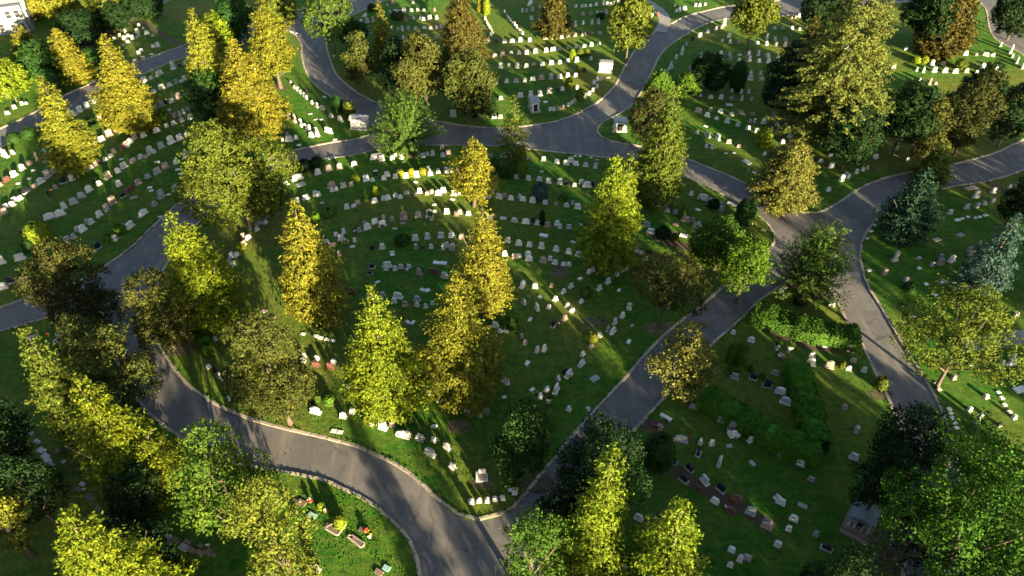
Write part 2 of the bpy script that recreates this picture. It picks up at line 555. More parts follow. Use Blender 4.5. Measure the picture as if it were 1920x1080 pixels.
for i, (x, y, a, b_) in enumerate([(1115, 604, 1.6, 0.9), (1048, 508, 1.2, 1.3), (1250, 615, 2.6, 1.1), (330, 655, 2.2, 1.2), (870, 735, 2.2, 1.6), (1150, 492, 2.4, 1.0),
                                   (1648, 740, 1.5, 0.7), (1240, 436, 2.6, 0.5), (520, 166, 1.8, 1.4), (1310, 610, 1.4, 0.6), (145, 318, 1.6, 1.4), (1110, 420, 1.1, 0.5),
                                   (1228, 800, 1.6, 0.9), (1010, 905, 1.6, 1.2), (905, 905, 1.2, 0.6), (860, 800, 1.3, 1.0)]):
    patch(x, y, a, b_, DIRT, z=0.104 + 0.0004 * i)
for i, px in enumerate([[(1432, 608), (1460, 625), (1510, 645), (1575, 655)], [(1475, 533), (1500, 545), (1530, 556), (1556, 548)], [(1255, 875), (1300, 903), (1345, 930), (1400, 958), (1450, 992)],
                        [(1205, 790), (1240, 812)], [(1225, 440), (1262, 458), (1300, 463)]]):
    strip("mulch_bed", px, 1.5, 0.113 + 0.001 * i, MULCH)

# ------------------------------------------------------------------ trees
def unit(v):
    return v / np.maximum(np.linalg.norm(v, axis=-1, keepdims=True), 1e-6)


def leaf_cloud(C, N, size, per, leaf, rng, aspect=0.6, spread=1.0, along=None, squash=1.0):
    """PER leaf sprays (folded diamonds) about every clump centre C, facing roughly N"""
    k = len(C)
    Cc = np.repeat(C, per, 0) + rng.normal(0, 1, (k * per, 3)) * (np.repeat(size, per)[:, None] * np.array([0.42, 0.42, 0.42 * squash]))
    n = unit(np.repeat(N, per, 0) + rng.normal(0, 0.45 * spread, (k * per, 3)))
    if along is None:
        t = rng.normal(0, 1, (k * per, 3))
    else:
        t = np.repeat(along, per, 0) + rng.normal(0, 0.55, (k * per, 3))
    t = unit(t - n * np.sum(t * n, 1, keepdims=True))
    b = np.cross(n, t)
    L = leaf * rng.uniform(0.6, 1.25, (k * per, 1))
    Wd = L * aspect * rng.uniform(0.75, 1.2, (k * per, 1))
    lift = n * Wd * rng.uniform(-0.3, 0.5, (k * per, 1))
    V = np.stack([Cc - t * L * 0.5, Cc + b * Wd * 0.5 + lift, Cc + t * L * 0.6, Cc - b * Wd * 0.5 + lift], 1).reshape(-1, 3)
    Q = np.arange(len(V)).reshape(-1, 4)
    return V, Q


def wave(rng, k=5):
    f = [(rng.integers(1, 5), rng.uniform(0, 6.28), rng.uniform(2, 9), rng.uniform(0.5, 1)) for _ in range(k)]
    tot = sum(q[3] for q in f)
    return lambda a, t: sum(np.sin(a * m + p + t * q) * w for m, p, q, w in f) / tot


def crown_conifer(h, Rr, rng, leaf, base=0.06, power=0.8, rough=0.55, droop=0.14, per=12, dz=0.56, tight=0.0, gap=0.14, boughs=9):
    C, N, T = [], [], []
    wv = wave(rng)
    bg = [(rng.uniform(0, 6.28), rng.uniform(0.0, 0.9), rng.uniform(-0.4, 0.75), rng.uniform(0.3, 0.6), rng.uniform(0.05, 0.13)) for _ in range(boughs)]
    z = h * base
    while z < h - 0.15:
        t = (z - h * base) / (h * (1 - base))
        prof = Rr * (max(1 - t, 0) ** power) / 0.77 ** power * min(1.0, (t + 0.10) / 0.32) ** 0.55 + 0.15
        nb = max(4, int(2 * math.pi * prof / (0.85 - 0.2 * tight)))
        a0 = rng.uniform(0, 6.28)
        for i in range(nb):
            if rng.random() < gap:
                continue
            a = a0 + (i + rng.uniform(-0.35, 0.35)) / nb * 2 * math.pi
            L = prof * (1 + 0.7 * rough * wv(a, t * 2.6)) * rng.uniform(0.6, 1.15)
            for ba, bt, amp, wa, wt in bg:
                da = (a - ba + math.pi) % (2 * math.pi) - math.pi
                L *= 1 + amp * rough * 1.6 * math.exp(-(da / wa) ** 2 - ((t - bt) / wt) ** 2)
            L = max(0.15, min(L, Rr * 1.3))
            dz_ = rng.uniform(-0.2, 0.2)
            m = max(1, int(L / 0.42))
            for j in range(m):
                q = 1 - j / m * 0.75 if m > 1 else 1.0
                if q < 0.42:
                    continue
                r = L * q
                zz = z + dz_ - droop * r + 0.55 * droop * L * q ** 3
                C.append((r * math.cos(a) + rng.normal(0, 0.1), r * math.sin(a) + rng.normal(0, 0.1), zz + rng.normal(0, 0.08)))
                N.append((math.cos(a) * 0.45, math.sin(a) * 0.45, 0.85))
                T.append((math.cos(a), math.sin(a), -0.1))
        z += dz * rng.uniform(0.8, 1.2)
    for k in range(4):
        C.append((0, 0, h - 0.25 * k))
        N.append((0, 0, 1))
        T.append((0, 0, 1))
    C, N, T = np.array(C), np.array(N), np.array(T)
    return leaf_cloud(C, N, rng.uniform(0.35, 0.68, len(C)), per, leaf, rng, 0.55, 1.0, T, 0.5)


def crown_broad(h, Rr, rng, leaf, base=0.06, lobes=24, lobe=0.38, per=11, dens=4.0, hollow=0.0, flat=1.0):
    zc, hz = h * (1 + base) / 2, h * (1 - base) / 2
    P, r = [], []
    while len(P) < lobes:
        d = unit(rng.normal(0, 1, 3))
        if d[2] < -0.92:
            continue
        q = rng.uniform(0.45, 0.82)
        taper = 1 - 0.25 * max(d[2], 0)
        rr = lobe * Rr * rng.uniform(0.65, 1.15)
        P.append((d[0] * (Rr - rr * 0.7) * q * 1.25 * taper, d[1] * (Rr - rr * 0.7) * q * 1.25 * taper, zc + d[2] * max(hz - rr * 0.8, 0.3) * q * 1.25 * flat))
        r.append(rr)
    for q in (0.25, 0.5, 0.72):                          # the middle of the crown is closed too
        a, rr = rng.uniform(0, 6.28), lobe * Rr * rng.uniform(0.8, 1.1)
        P.append((0.22 * Rr * math.cos(a), 0.22 * Rr * math.sin(a), zc + hz * (2 * q - 1) * 0.8 + hz * 0.1))
        r.append(rr)
    lobes = len(P)
    P, r = np.array(P), np.array(r)
    C, N = [], []
    for i in range(lobes):
        m = int(dens * 4 * math.pi * r[i] ** 2 * 0.5) + 6
        d = unit(rng.normal(0, 1, (m, 3)) + np.array([0, 0, 0.25]))
        w = wave(rng, 4)
        rad = r[i] * (1 + 0.25 * w(np.arctan2(d[:, 1], d[:, 0]), d[:, 2] * 1.5)) * rng.uniform(0.72, 1.05, m)
        c = P[i] + d * rad[:, None]
        keep = np.ones(m, bool)
        for j in range(lobes):
            if j != i:
                keep &= np.linalg.norm(c - P[j], axis=1) > 0.72 * r[j]
        keep &= (c[:, 2] > h * base * 0.55) & (rng.random(m) > hollow)
        C.append(c[keep])
        N.append(d[keep])
    C, N = np.concatenate(C), np.concatenate(N)
    return (*leaf_cloud(C, N, np.full(len(C), 0.42), per, leaf, rng, 0.72, 1.1), P)


def crown_vase(h, Rr, rng, leaf, per=7):
    """many upswept shoots from a low fork, tips free: a ragged spiky crown"""
    C, N, T = [], [], []
    for s in range(330):
        a, e = rng.uniform(0, 6.28), rng.uniform(0.0, 1.0)
        L = rng.uniform(0.82, 1.1)
        rx = Rr * e ** 0.6 * L
        top = h * (0.98 - 0.78 * e ** 1.7) * L
        for q in np.arange(0.35, 1.01, 0.07):
            r = rx * q
            z = h * 0.12 + (top - h * 0.12) * q ** 0.8
            C.append((r * math.cos(a) + rng.normal(0, 0.08), r * math.sin(a) + rng.normal(0, 0.08), z))
            N.append((math.cos(a) * 0.5, math.sin(a) * 0.5, 0.8))
            T.append((math.cos(a) * e, math.sin(a) * e, 0.7))
    C, N, T = np.array(C), np.array(N), np.array(T)
    return leaf_cloud(C, N, np.full(len(C), 0.3), per, leaf, rng, 0.42, 0.9, T)


def crown_shell(shape, h, Rr, rng, leaf, dens=26.0, per=5, rough=0.08):
    """clipped or dense shrub: leaves over a solid outline. SHAPE egg, cone, globe, column"""
    area = 2 * math.pi * Rr * h * 0.8
    m = int(max(60, area * dens))
    t = rng.uniform(0.02, 1, m)
    a = rng.uniform(0, 6.28, m)
    if shape == "cone":
        prof = lambda t: (1 - t) ** 0.75 * np.minimum(1, 0.75 + t * 3)
    elif shape == "globe":
        prof = lambda t: np.sqrt(np.maximum(1 - (2 * t - 0.9) ** 2 / 1.25, 0.0))
    elif shape == "column":
        prof = lambda t: np.minimum(1, (1 - t) * 3.2) ** 0.6 * np.minimum(1, 0.7 + t * 2)
    else:
        prof = lambda t: np.sqrt(np.maximum(1 - ((t - 0.36) / 0.65) ** 2, 0))
    w = wave(rng)
    r = Rr * prof(t) * (1 + rough * w(a, t * 2)) * rng.uniform(0.9, 1.04, m)
    C = np.stack([r * np.cos(a), r * np.sin(a), t * h], 1)
    N = unit(np.stack([np.cos(a), np.sin(a), 0.25 + 1.4 * np.maximum(t - 0.45, 0)], 1))
    V, Q = leaf_cloud(C, N, np.full(m, leaf * 0.8), per, leaf, rng, 0.75, 0.8)
    # opaque heart
    rings, sd = 7, 10
    hv = []
    for i in range(rings):
        tt = i / (rings - 1) * 0.97
        rr = float(Rr * prof(np.array([tt]))[0]) * 0.86 + 0.01
        for k in range(sd):
            hv.append((rr * math.cos(k * 2 * math.pi / sd), rr * math.sin(k * 2 * math.pi / sd), tt * h * 0.97))
    hq = [(i * sd + k, i * sd + (k + 1) % sd, (i + 1) * sd + (k + 1) % sd, (i + 1) * sd + k) for i in range(rings - 1) for k in range(sd)]
    V = np.concatenate([V, np.array(hv)])
    Q = np.concatenate([Q, np.array(hq) + len(V) - len(hv)])
    return V, Q


def trunk_mesh(h, r, rng, limbs=(), top=0.93, lean=0.0):
    bm = bmesh.new()
    n = 7
    pts, rad = [], []
    for i in range(n):
        t = i / (n - 1) * top
        pts.append((rng.normal(0, 0.05) * t * 2 + lean * t, rng.normal(0, 0.05) * t * 2, -0.15 + (h + 0.15) * t))
        rad.append(max(r * (1 - t) ** 0.8 * (1.35 if i == 0 else 1.0), 0.03))
    add_tube(bm, pts, rad)
    for L in limbs:
        p0 = Vector((0, 0, max(L[2] * 0.45, h * 0.15)))
        p3 = Vector(L)
        mid = (p0 + p3) / 2 + Vector((rng.normal(0, 0.3), rng.normal(0, 0.3), -0.25))
        add_tube(bm, [p0, p0 * 0.6 + mid * 0.4 + Vector((0, 0, 0.1)), mid, p3], [r * 0.5, r * 0.42, r * 0.32, 0.04], 5)
    return bm_mesh(bm, "trunk", BARK, True)


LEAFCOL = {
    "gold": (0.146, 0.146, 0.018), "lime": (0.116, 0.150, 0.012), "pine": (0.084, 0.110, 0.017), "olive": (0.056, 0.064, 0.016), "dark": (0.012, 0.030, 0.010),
    "green": (0.050, 0.096, 0.013), "bronze": (0.064, 0.060, 0.016), "blue": (0.042, 0.080, 0.075), "feather": (0.052, 0.090, 0.017), "bright": (0.062, 0.118, 0.011), "leafy": (0.028, 0.074, 0.008), "hedge": (0.042, 0.098, 0.014), "hedge_skylit": (0.060, 0.165, 0.016), "sage": (0.108, 0.118, 0.030), "spruce": (0.024, 0.055, 0.034),  # second hedge green is brightened in place of sky light on the bent hedge
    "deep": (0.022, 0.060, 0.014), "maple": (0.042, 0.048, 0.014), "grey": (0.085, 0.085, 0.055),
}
TREES = {}


def tree(kind, colour, tx, ty, by, hw, name, label, cat="tree", group="trees among the graves", **kw):
    """a tree whose top shows at (tx, ty), stands on the ground at picture height by, hw pixels to the side"""
    ya = ty if kind == "conifer" else 0.5 * (ty + by)      # round crowns were measured at their middle
    bx = tx + (960 - tx) * (by - ya) / (2039 - ya)
    p = G(bx, by)
    h = height_to(p, tx, ty)
    hw *= 0.9 if kind == "conifer" else 1.1
    plant(kind, colour, p, h, hw * mpp(Vector((p.x, p.y, h * 0.4))), int(tx * 3 + ty * 5 + 999), name, label, cat, group, **kw)


def plant(kind, colour, p, h, Rr, seed, name, label, cat, group, **kw):
    rng = np.random.default_rng(seed)
    d = math.hypot(p.y, CAM_H)
    leaf = 0.142 + 0.0014 * d
    if d > 125 and kind in ("conifer", "broad"):
        kw.setdefault("per", 9)
        leaf *= 1.15
    if kind == "conifer":
        V, Q = crown_conifer(h, Rr, rng, leaf * 1.18, **kw)
        if seed % 5 in (0, 2) and colour in ("gold", "lime", "pine") and Rr > 2.2:      # a second leader
            kw2 = dict(kw)
            a = rng.uniform(0, 6.28)
            V2, Q2 = crown_conifer(h * rng.uniform(0.72, 0.88), Rr * 0.6, rng, leaf * 1.18, **kw2)
            V2 = V2 + np.array([0.42 * Rr * math.cos(a), 0.42 * Rr * math.sin(a), 0])
            V, Q = np.concatenate([V, V2]), np.concatenate([Q, Q2 + len(V)])
        bare = [(Rr * q * math.cos(w), Rr * q * math.sin(w), h * z) for q, w, z in zip(rng.uniform(0.4, 0.95, 7), rng.uniform(0, 6.28, 7), rng.uniform(0.2, 0.7, 7))]
        tm = trunk_mesh(h, 0.016 * h + 0.06, rng, [tuple(np.array(q)) for q in bare])
    elif kind == "broad":
        V, Q, P = crown_broad(h, Rr, rng, leaf, **kw)
        tm = trunk_mesh(h, 0.013 * h + 0.05, rng, [tuple(q) for q in P[:9]], 0.6)
    elif kind == "vase":
        V, Q = crown_vase(h, Rr, rng, leaf * 1.1, **kw)
        lim = [(Rr * 0.5 * math.cos(a), Rr * 0.5 * math.sin(a), h * 0.55) for a in np.arange(0, 6.2, 0.8)]
        tm = trunk_mesh(h, 0.02 * h + 0.05, rng, lim, 0.5)
    else:
        V, Q = crown_shell(kind, h, Rr, rng, leaf * 0.62, **kw)
        tm = trunk_mesh(h, 0.07, rng, (), 0.7)
    root = empty(name, (p.x, p.y, p.z), rng.uniform(0, 6.28))
    if name != "shrub":
        root.rotation_euler.x, root.rotation_euler.y = rng.normal(0, 0.022), rng.normal(0, 0.022)
    tag(root, label, cat, group)
    c = link("crown", np_mesh("crown", V, Q, LEAF), root)
    k = LEAFCOL[colour]
    j = rng.uniform(0.88, 1.12) * (1.25 if name == "shrub" and colour in ("lime", "bright", "gold", "green") else 1)
    c.color = (k[0] * j * rng.uniform(0.88, 1.04), k[1] * j, k[2] * j, 1)
    link("trunk", tm, root)
    TREES[label] = root
    return root


CT, BT, SH = "conifer_tree", "broadleaf_tree", "shrub"
# kind, colour, top x, top y, base y, half width, name, label, options
for a in [
    ("conifer", "gold", 70, 142, 318, 44, CT, "narrow golden conifer with a leaning ragged top, outermost of the left lawn", dict(gap=0.2, rough=0.7)),
    ("conifer", "gold", 190, 64, 246, 50, CT, "golden conifer beside two lime bushes, at the straight upper left road", dict(rough=0.6)),
    ("conifer", "gold", 352, 20, 215, 44, CT, "golden conifer where the straight upper left road meets the trees", dict(rough=0.6)),
    ("conifer", "gold", 432, 74, 262, 62, CT, "broad golden conifer above the big round green tree", dict(rough=0.6, base=0.1)),
    ("conifer", "gold", 487, -6, 165, 42, CT, "tall golden conifer with bare lower trunk beside the curved road", dict(base=0.24, rough=0.6)),
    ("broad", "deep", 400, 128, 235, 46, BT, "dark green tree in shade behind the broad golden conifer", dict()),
    ("conifer", "gold", 104, 54, 152, 38, CT, "rounded golden conifer on the verge beyond the straight upper left road", dict(power=0.75, rough=0.35, dz=0.5, droop=0.22)),
    ("conifer", "gold", 32, 48, 118, 32, CT, "small golden conifer in front of the pale house", dict(rough=0.6)),
    ("broad", "lime", 12, 112, 190, 40, BT, "golden green tree at the far left beside the upper left road", dict()),
    ("column", "bright", 42, 98, 150, 12, SH, "slim bright green shrub between two golden trees near the house", dict()),
    ("egg", "deep", 93, 128, 176, 16, SH, "dark green egg shaped shrub on the verge of the upper left road", dict()),
    ("broad", "deep", 78, 70, 160, 34, BT, "dark green tree left of the rounded golden conifer", dict()),
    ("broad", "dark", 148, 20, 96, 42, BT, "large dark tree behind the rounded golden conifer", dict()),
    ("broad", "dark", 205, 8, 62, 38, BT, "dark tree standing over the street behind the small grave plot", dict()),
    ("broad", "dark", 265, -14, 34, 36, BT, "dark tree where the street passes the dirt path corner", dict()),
    ("broad", "gold", 70, -10, 36, 30, BT, "yellow tree just right of the pale house", dict(hollow=0.2)),
    ("broad", "gold", 14, -40, 36, 26, BT, "tall yellow tree with a bare pale trunk in front of the house", dict(base=0.45)),
    ("broad", "gold", 122, -22, 44, 30, BT, "yellow leaved tree above the dark trees by the house", dict(hollow=0.25)),
    ("broad", "pine", 190, -30, 50, 34, BT, "thin yellow green tree with a visible pale trunk behind the plot", dict(hollow=0.45, base=0.35)),
    ("broad", "deep", 170, 92, 140, 24, BT, "low dark tree right of the rounded golden conifer", dict()),
    ("broad", "deep", 436, -6, 84, 42, BT, "round dark green tree at the top, left of the golden conifers", dict()),
    ("broad", "lime", 402, 14, 110, 30, BT, "yellow green tree squeezed between golden conifer and round dark tree", dict()),
    ("broad", "feather", 618, -14, 106, 54, BT, "loose tree with bare grey branches at the bend of the curved road", dict(hollow=0.35, lobes=16, base=0.3)),
    ("broad", "deep", 662, 22, 98, 26, BT, "dark dense tree beside the loose tree with bare branches", dict()),
    ("broad", "pine", 525, -16, 50, 30, BT, "green tree at the top edge by the road junction", dict()),
    ("conifer", "gold", 708, 2, 120, 20, CT, "slender conifer with a bright yellow tip behind the olive trees", dict(rough=0.4, power=0.85)),
    ("broad", "olive", 678, 64, 166, 34, BT, "round olive tree inside the bend of the curved road", dict(lobes=26, lobe=0.34)),
    ("broad", "olive", 795, 62, 208, 52, BT, "tall olive tree, middle one of the three by the curved road", dict(lobes=30, lobe=0.34, base=0.1)),
    ("broad", "olive", 872, 86, 228, 54, BT, "olive tree in front of the tall bronze conifer", dict(lobes=32, lobe=0.33, base=0.1)),
    ("broad", "dark", 740, 70, 190, 30, BT, "dark tree between two olive trees by the curved road", dict()),
    ("broad", "dark", 905, 165, 226, 28, BT, "low dark tree at the foot of the olive trees", dict()),
    ("conifer", "bronze", 862, -34, 150, 48, CT, "tall bronze brown conifer rising over the olive trees", dict(rough=0.3, dz=0.36, power=0.85)),
    ("vase", "feather", 760, 178, 284, 70, BT, "feathery spreading green tree overhanging the road junction", dict()),
    ("conifer", "pine", 963, 178, 300, 30, CT, "thin conifer with bare side branches on the kerb of the upper oval", dict(gap=0.35, rough=0.6, per=7)),
    ("conifer", "bronze", 1042, -28, 68, 36, CT, "bronze conifer standing among headstones in the upper lawn", dict(rough=0.25, power=0.85)),
    ("broad", "pine", 1180, -12, 116, 46, BT, "yellow green tree beside the curving upper right road", dict(base=0.2)),
    ("broad", "pine", 1414, -24, 94, 44, BT, "olive green tree with thin trunk near the top road", dict(base=0.25)),
    ("broad", "dark", 1328, 94, 172, 36, SH, "wide dark green shrub between headstone rows of the right lawn", dict(base=0.02)),
    ("column", "deep", 1386, 114, 168, 13, SH, "dark columnar evergreen in the right lawn", dict()),
    ("vase", "green", 1237, 138, 178, 26, SH, "low green shrub on the verge of the upper right road", dict()),
    ("vase", "green", 1290, 138, 178, 24, SH, "low spreading green shrub beside the wide dark shrub", dict()),
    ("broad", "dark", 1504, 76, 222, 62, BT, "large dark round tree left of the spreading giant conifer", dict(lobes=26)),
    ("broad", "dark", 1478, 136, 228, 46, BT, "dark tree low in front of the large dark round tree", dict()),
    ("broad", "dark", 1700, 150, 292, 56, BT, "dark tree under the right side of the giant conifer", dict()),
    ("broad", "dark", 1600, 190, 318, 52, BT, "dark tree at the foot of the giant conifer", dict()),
    ("conifer", "sage", 1652, -60, 272, 104, CT, "giant loose conifer with long level branches in the right lawn", dict(rough=0.6, gap=0.5, droop=0.2, power=0.6, dz=0.75, base=0.12)),
    ("broad", "dark", 1752, -40, 96, 54, BT, "dark green tree right of the giant conifer top", dict()),
    ("conifer", "bronze", 1822, -62, 100, 58, CT, "layered brown conifer next to the right hand top road", dict(droop=0.3, dz=0.75, rough=0.25, power=0.75, gap=0.05)),
    ("broad", "olive", 1738, 158, 296, 44, BT, "olive tree in the dark group above the right road", dict(lobes=28, lobe=0.33, base=0.0)),
    ("broad", "maple", 1826, 136, 290, 56, BT, "broad brownish tree in the dark group above the right road", dict(lobes=30, lobe=0.33, base=0.0)),
    ("broad", "dark", 1902, 148, 276, 46, BT, "dark tree cut by the right edge above the road", dict()),
    ("broad", "dark", 1552, -28, 66, 46, BT, "dark tree at the top edge left of the giant conifer", dict()),
    ("conifer", "bronze", 1534, 30, 84, 22, CT, "little bronze conifer among sunlit headstones at the top right", dict()),
    ("conifer", "pine", 1776, 266, 344, 36, CT, "green conifer on the corner above the right road", dict(rough=0.3)),
    ("broad", "maple", 1218, 158, 290, 42, BT, "dark bronze tree behind the golden hanging conifer", dict(lobes=26, lobe=0.33)),
    ("conifer", "pine", 1262, 164, 378, 54, CT, "golden conifer with hanging sprays at the right road bend", dict(rough=0.35, power=0.8, droop=0.3)),
    ("conifer", "sage", 1497, 261, 388, 62, CT, "broad rounded pyramid conifer on the lawn point by the right junction", dict(rough=0.3, power=0.55, dz=0.4, droop=0.05)),
    ("conifer", "spruce", 1744, 318, 446, 54, CT, "dark blue green spruce on the corner lawn by the right road", dict(rough=0.3, gap=0.05)),
    ("conifer", "blue", 1912, 402, 540, 44, CT, "pale blue spruce at the right edge", dict(rough=0.35, droop=0.2)),
    ("broad", "dark", 1914, 315, 424, 30, BT, "dark tree at the right edge above the pale blue spruce", dict()),
    ("vase", "feather", 1528, 424, 556, 76, BT, "feathery round green tree in the right junction", dict()),
    ("conifer", "lime", 1160, 291, 497, 62, CT, "larger left one of the twin green conifers", dict(rough=0.55, power=0.85)),
    ("conifer", "lime", 1182, 292, 470, 34, CT, "slimmer right one of the twin green conifers", dict(rough=0.4)),
    ("broad", "bright", 1398, 442, 566, 52, BT, "bright green tree at the bend above the straight road", dict(base=0.15)),
    ("broad", "green", 1352, 404, 508, 48, BT, "green tree behind the bright green tree at the bend", dict()),
    ("broad", "bright", 1320, 428, 505, 30, BT, "small bright green tree left of the bend", dict(hollow=0.2)),
    ("broad", "maple", 1250, 476, 616, 70, BT, "dark reddish tree with bare twigs beside the straight road", dict(hollow=0.35, lobes=24, lobe=0.36, base=0.15)),
    ("broad", "sage", 1290, 616, 748, 62, BT, "round olive gold tree overhanging the straight road kerb", dict(lobes=22, lobe=0.36, base=0.1)),
    ("conifer", "gold", 884, 260, 388, 46, CT, "golden conifer with two bare trunk gaps in the upper oval rows", dict(rough=0.5, base=0.26, gap=0.2, power=0.7)),
    ("conifer", "gold", 904, 366, 578, 56, CT, "ragged golden conifer in the very middle of the oval", dict(rough=0.7, gap=0.2, power=1.0)),
    ("conifer", "gold", 860, 515, 748, 86, CT, "large golden conifer with dark right side in the oval", dict(rough=0.5, power=0.8, gap=0.18)),
    ("conifer", "lime", 690, 548, 766, 80, CT, "brightest lime yellow conifer in the lower oval", dict(rough=0.4, power=0.8)),
    ("conifer", "gold", 548, 376, 592, 66, CT, "golden conifer half in shade on the left of the oval", dict(rough=0.5, power=0.85)),
    ("conifer", "lime", 335, 398, 596, 74, CT, "lime yellow conifer overhanging the left road", dict(rough=0.5, power=0.85)),
    ("broad", "olive", 296, 515, 652, 62, BT, "olive tree below the lime conifer on the left road", dict(lobes=28, lobe=0.34, base=0.0)),
    ("broad", "maple", 124, 442, 612, 72, BT, "dark round maple by the left road stub", dict(lobes=30, lobe=0.34, base=0.0)),
    ("broad", "pine", 440, 222, 428, 100, BT, "big round yellow green tree overhanging the left road", dict(lobes=34, lobe=0.32, base=0.0)),
    ("broad", "deep", 492, 300, 412, 44, BT, "dark green tree at the right foot of the big round tree", dict()),
    ("broad", "olive", 192, 592, 768, 96, BT, "huge dark maple with bronze tips beside the left road", dict(lobes=34, lobe=0.3, base=0.0)),
    ("conifer", "pine", 46, 624, 846, 55, CT, "golden conifer at the left edge beside the huge dark maple", dict(rough=0.5, power=0.7)),
    ("conifer", "lime", 150, 712, 940, 80, CT, "lime yellow conifer beneath the huge dark maple", dict(rough=0.35, power=0.7)),
    ("broad", "olive", 512, 598, 794, 86, BT, "olive round tree by the lower oval kerb", dict(lobes=34, lobe=0.3, base=0.0)),
    ("broad", "green", 420, 800, 1010, 92, BT, "loose green tree with bare top branch over the lower road", dict(hollow=0.3, lobes=26, lobe=0.32, base=0.1)),
    ("broad", "pine", 500, 880, 1120, 92, BT, "loose yellow green tree left of the sunny lower lawn", dict(hollow=0.2, lobes=28, lobe=0.32, base=0.0)),
    ("conifer", "lime", 112, 964, 1190, 110, CT, "lime conifer at the bottom left corner", dict(rough=0.4, power=0.75)),
    ("broad", "gold", -6, 890, 1040, 42, BT, "golden tree cut by the left edge near the bottom", dict()),
    ("broad", "green", 990, 930, 1128, 72, BT, "loose green tree over the bottom road", dict(hollow=0.3, lobes=24, lobe=0.34)),
    ("broad", "deep", 975, 742, 902, 62, BT, "dark green tree at the lower tip of the oval", dict(lobes=26, lobe=0.34, base=0.04)),
    ("broad", "dark", 1122, 776, 968, 86, BT, "dark tree hiding the lower end of the straight road", dict(lobes=30, lobe=0.32, base=0.0)),
    ("conifer", "lime", 1136, 836, 1075, 64, CT, "lime conifer in front of the dark tree at the straight road", dict(rough=0.45, power=0.8)),
    ("conifer", "lime", 1298, 936, 1150, 82, CT, "lime conifer at the bottom edge beside the double row", dict(rough=0.35, power=0.75)),
    ("globe", "deep", 1236, 820, 872, 27, SH, "dark round yew shrub at the head of the double row", dict()),
    ("broad", "leafy", 1850, 815, 1130, 140, BT, "very large green tree in the lower right corner", dict(lobes=30, lobe=0.3, base=0.0)),
    ("broad", "dark", 1655, 838, 978, 44, BT, "dark tree directly behind the stone tomb", dict()),  # added tree, stands in for the deep shade behind the tomb
    ("broad", "dark", 1708, 775, 925, 80, BT, "dark tree hiding the lower end of the right road", dict(lobes=24)),
    ("broad", "pine", 1808, 552, 728, 108, BT, "loose wide tree with a pale forked trunk beside the right road", dict(hollow=0.35, lobes=30, lobe=0.3, base=0.2)),
    ("broad", "grey", 1672, 976, 1096, 52, BT, "grey nearly bare tree beside the stone tomb", dict(hollow=0.75, lobes=18, base=0.1)),
    ("broad", "dark", 1742, 905, 1060, 56, BT, "dark tree between the stone tomb and the very large green tree", dict()),
    ("broad", "dark", 8, 752, 900, 56, BT, "dark tree at the left edge under the golden conifer", dict()),  # added tree, fills the near-black shade at this edge
    ("broad", "dark", 268, 968, 1095, 58, BT, "dark tree at the bottom between lime conifer and loose yellow green tree", dict()),  # added tree, stands in for black shaded ground here
    ("broad", "dark", 1052, 906, 1022, 50, BT, "dark tree over the road junction at the bottom", dict()),
    ("broad", "dark", 1912, -26, 74, 46, BT, "dark tree in the top right corner beyond the road", dict()),  # extra tree put in to darken this corner
    ("broad", "dark", 1850, 120, 226, 40, BT, "dark tree behind the broad brownish tree above the right road", dict()),  # extra tree put in to darken this group
    ("broad", "dark", 1560, 1030, 1200, 80, BT, "dark tree on the bottom edge below the stone tomb", dict()),
    ("broad", "dark", 255, 870, 1010, 54, BT, "dark tree over the slab walk at the lower left", dict()),
    ("broad", "dark", 55, 850, 985, 50, BT, "dark tree at the lower left between golden trees", dict()),
]:
    kind, colour, tx, ty, by, hw, nm, lab, kw = a
    tree(kind, colour, tx, ty, by, hw, nm, lab, "shrub" if nm == SH else "tree", **kw)

# unseen trees added outside the frame, placed for the shade they cast inside
def add_shade_tree(src, u, v, k, zrot):
    o = src.copy()
    COL.objects.link(o)
    o.location = (0.866 * u - 0.5 * v, 0.5 * u + 0.866 * v, 0.1)
    o.scale = (k, k, k)
    o.rotation_euler.z = zrot
    o["label"] = "unseen tree added outside the frame to cast shade on the lawns"
    o["group"] = "unseen trees added for their shade"
    for ch in src.children:
        c = ch.copy()
        COL.objects.link(c)
        c.parent = o
    return o


SRC = [r for lab, r in TREES.items() if any(w in lab for w in ("large golden conifer", "olive round tree by", "tall olive tree, middle", "huge dark maple", "big round yellow green"))]
ro = random.Random(3)
for u, v, k in [(9.2, 2, 0.62), (13.2, -8, 0.62), (19, -14, 1.0), (23, -6, 1.0), (27, -16, 1.05), (31, -8, 1.05), (34.5, -14, 1.05), (25, -30, 1.2), (36, -30, 0.9),
                (43, -8, 1.05), (46.5, -16, 1.2), (50, -8, 1.2), (53.5, -14, 1.1), (56, -26, 0.9), (44, -30, 1.1), (48, -32, 1.3), (52, -34, 1.3), (41.8, -20, 0.8), (64, -20, 0.95), (63.5, -36, 0.9),
                (-8, 4, 0.85), (-13, 10, 0.95), (-19, 14, 0.9), (-25, 18, 1.0), (-31, 22, 1.0), (-38, 26, 1.0), (-45, 32, 1.0), (-52, 38, 1.1), (-11, -10, 1.1), (-22, -4, 1.1), (-34, 4, 1.1), (-60, 46, 1.0),
                (-42, 12, 1.2), (-28, 4, 1.2), (-16, -14, 1.2), (-6, -14, 0.9), (-50, 22, 1.2),
                (76, -20, 0.9), (82, -12, 1.0), (88, -20, 1.0), (94, -5, 1.1), (101, 0, 1.0), (108, 4, 1.1), (80, -34, 1.1), (97, 12, 1.0), (115, 14, 1.0), (122, 22, 1.1),
                (-33, 75, 1.0), (-33, 86, 0.9), (-36, 97, 1.0), (-39, 112, 1.0), (-42, 75, 1.1), (-46, 98, 1.0)]:
    add_shade_tree(ro.choice(SRC), u, v, k, ro.uniform(0, 6.28))

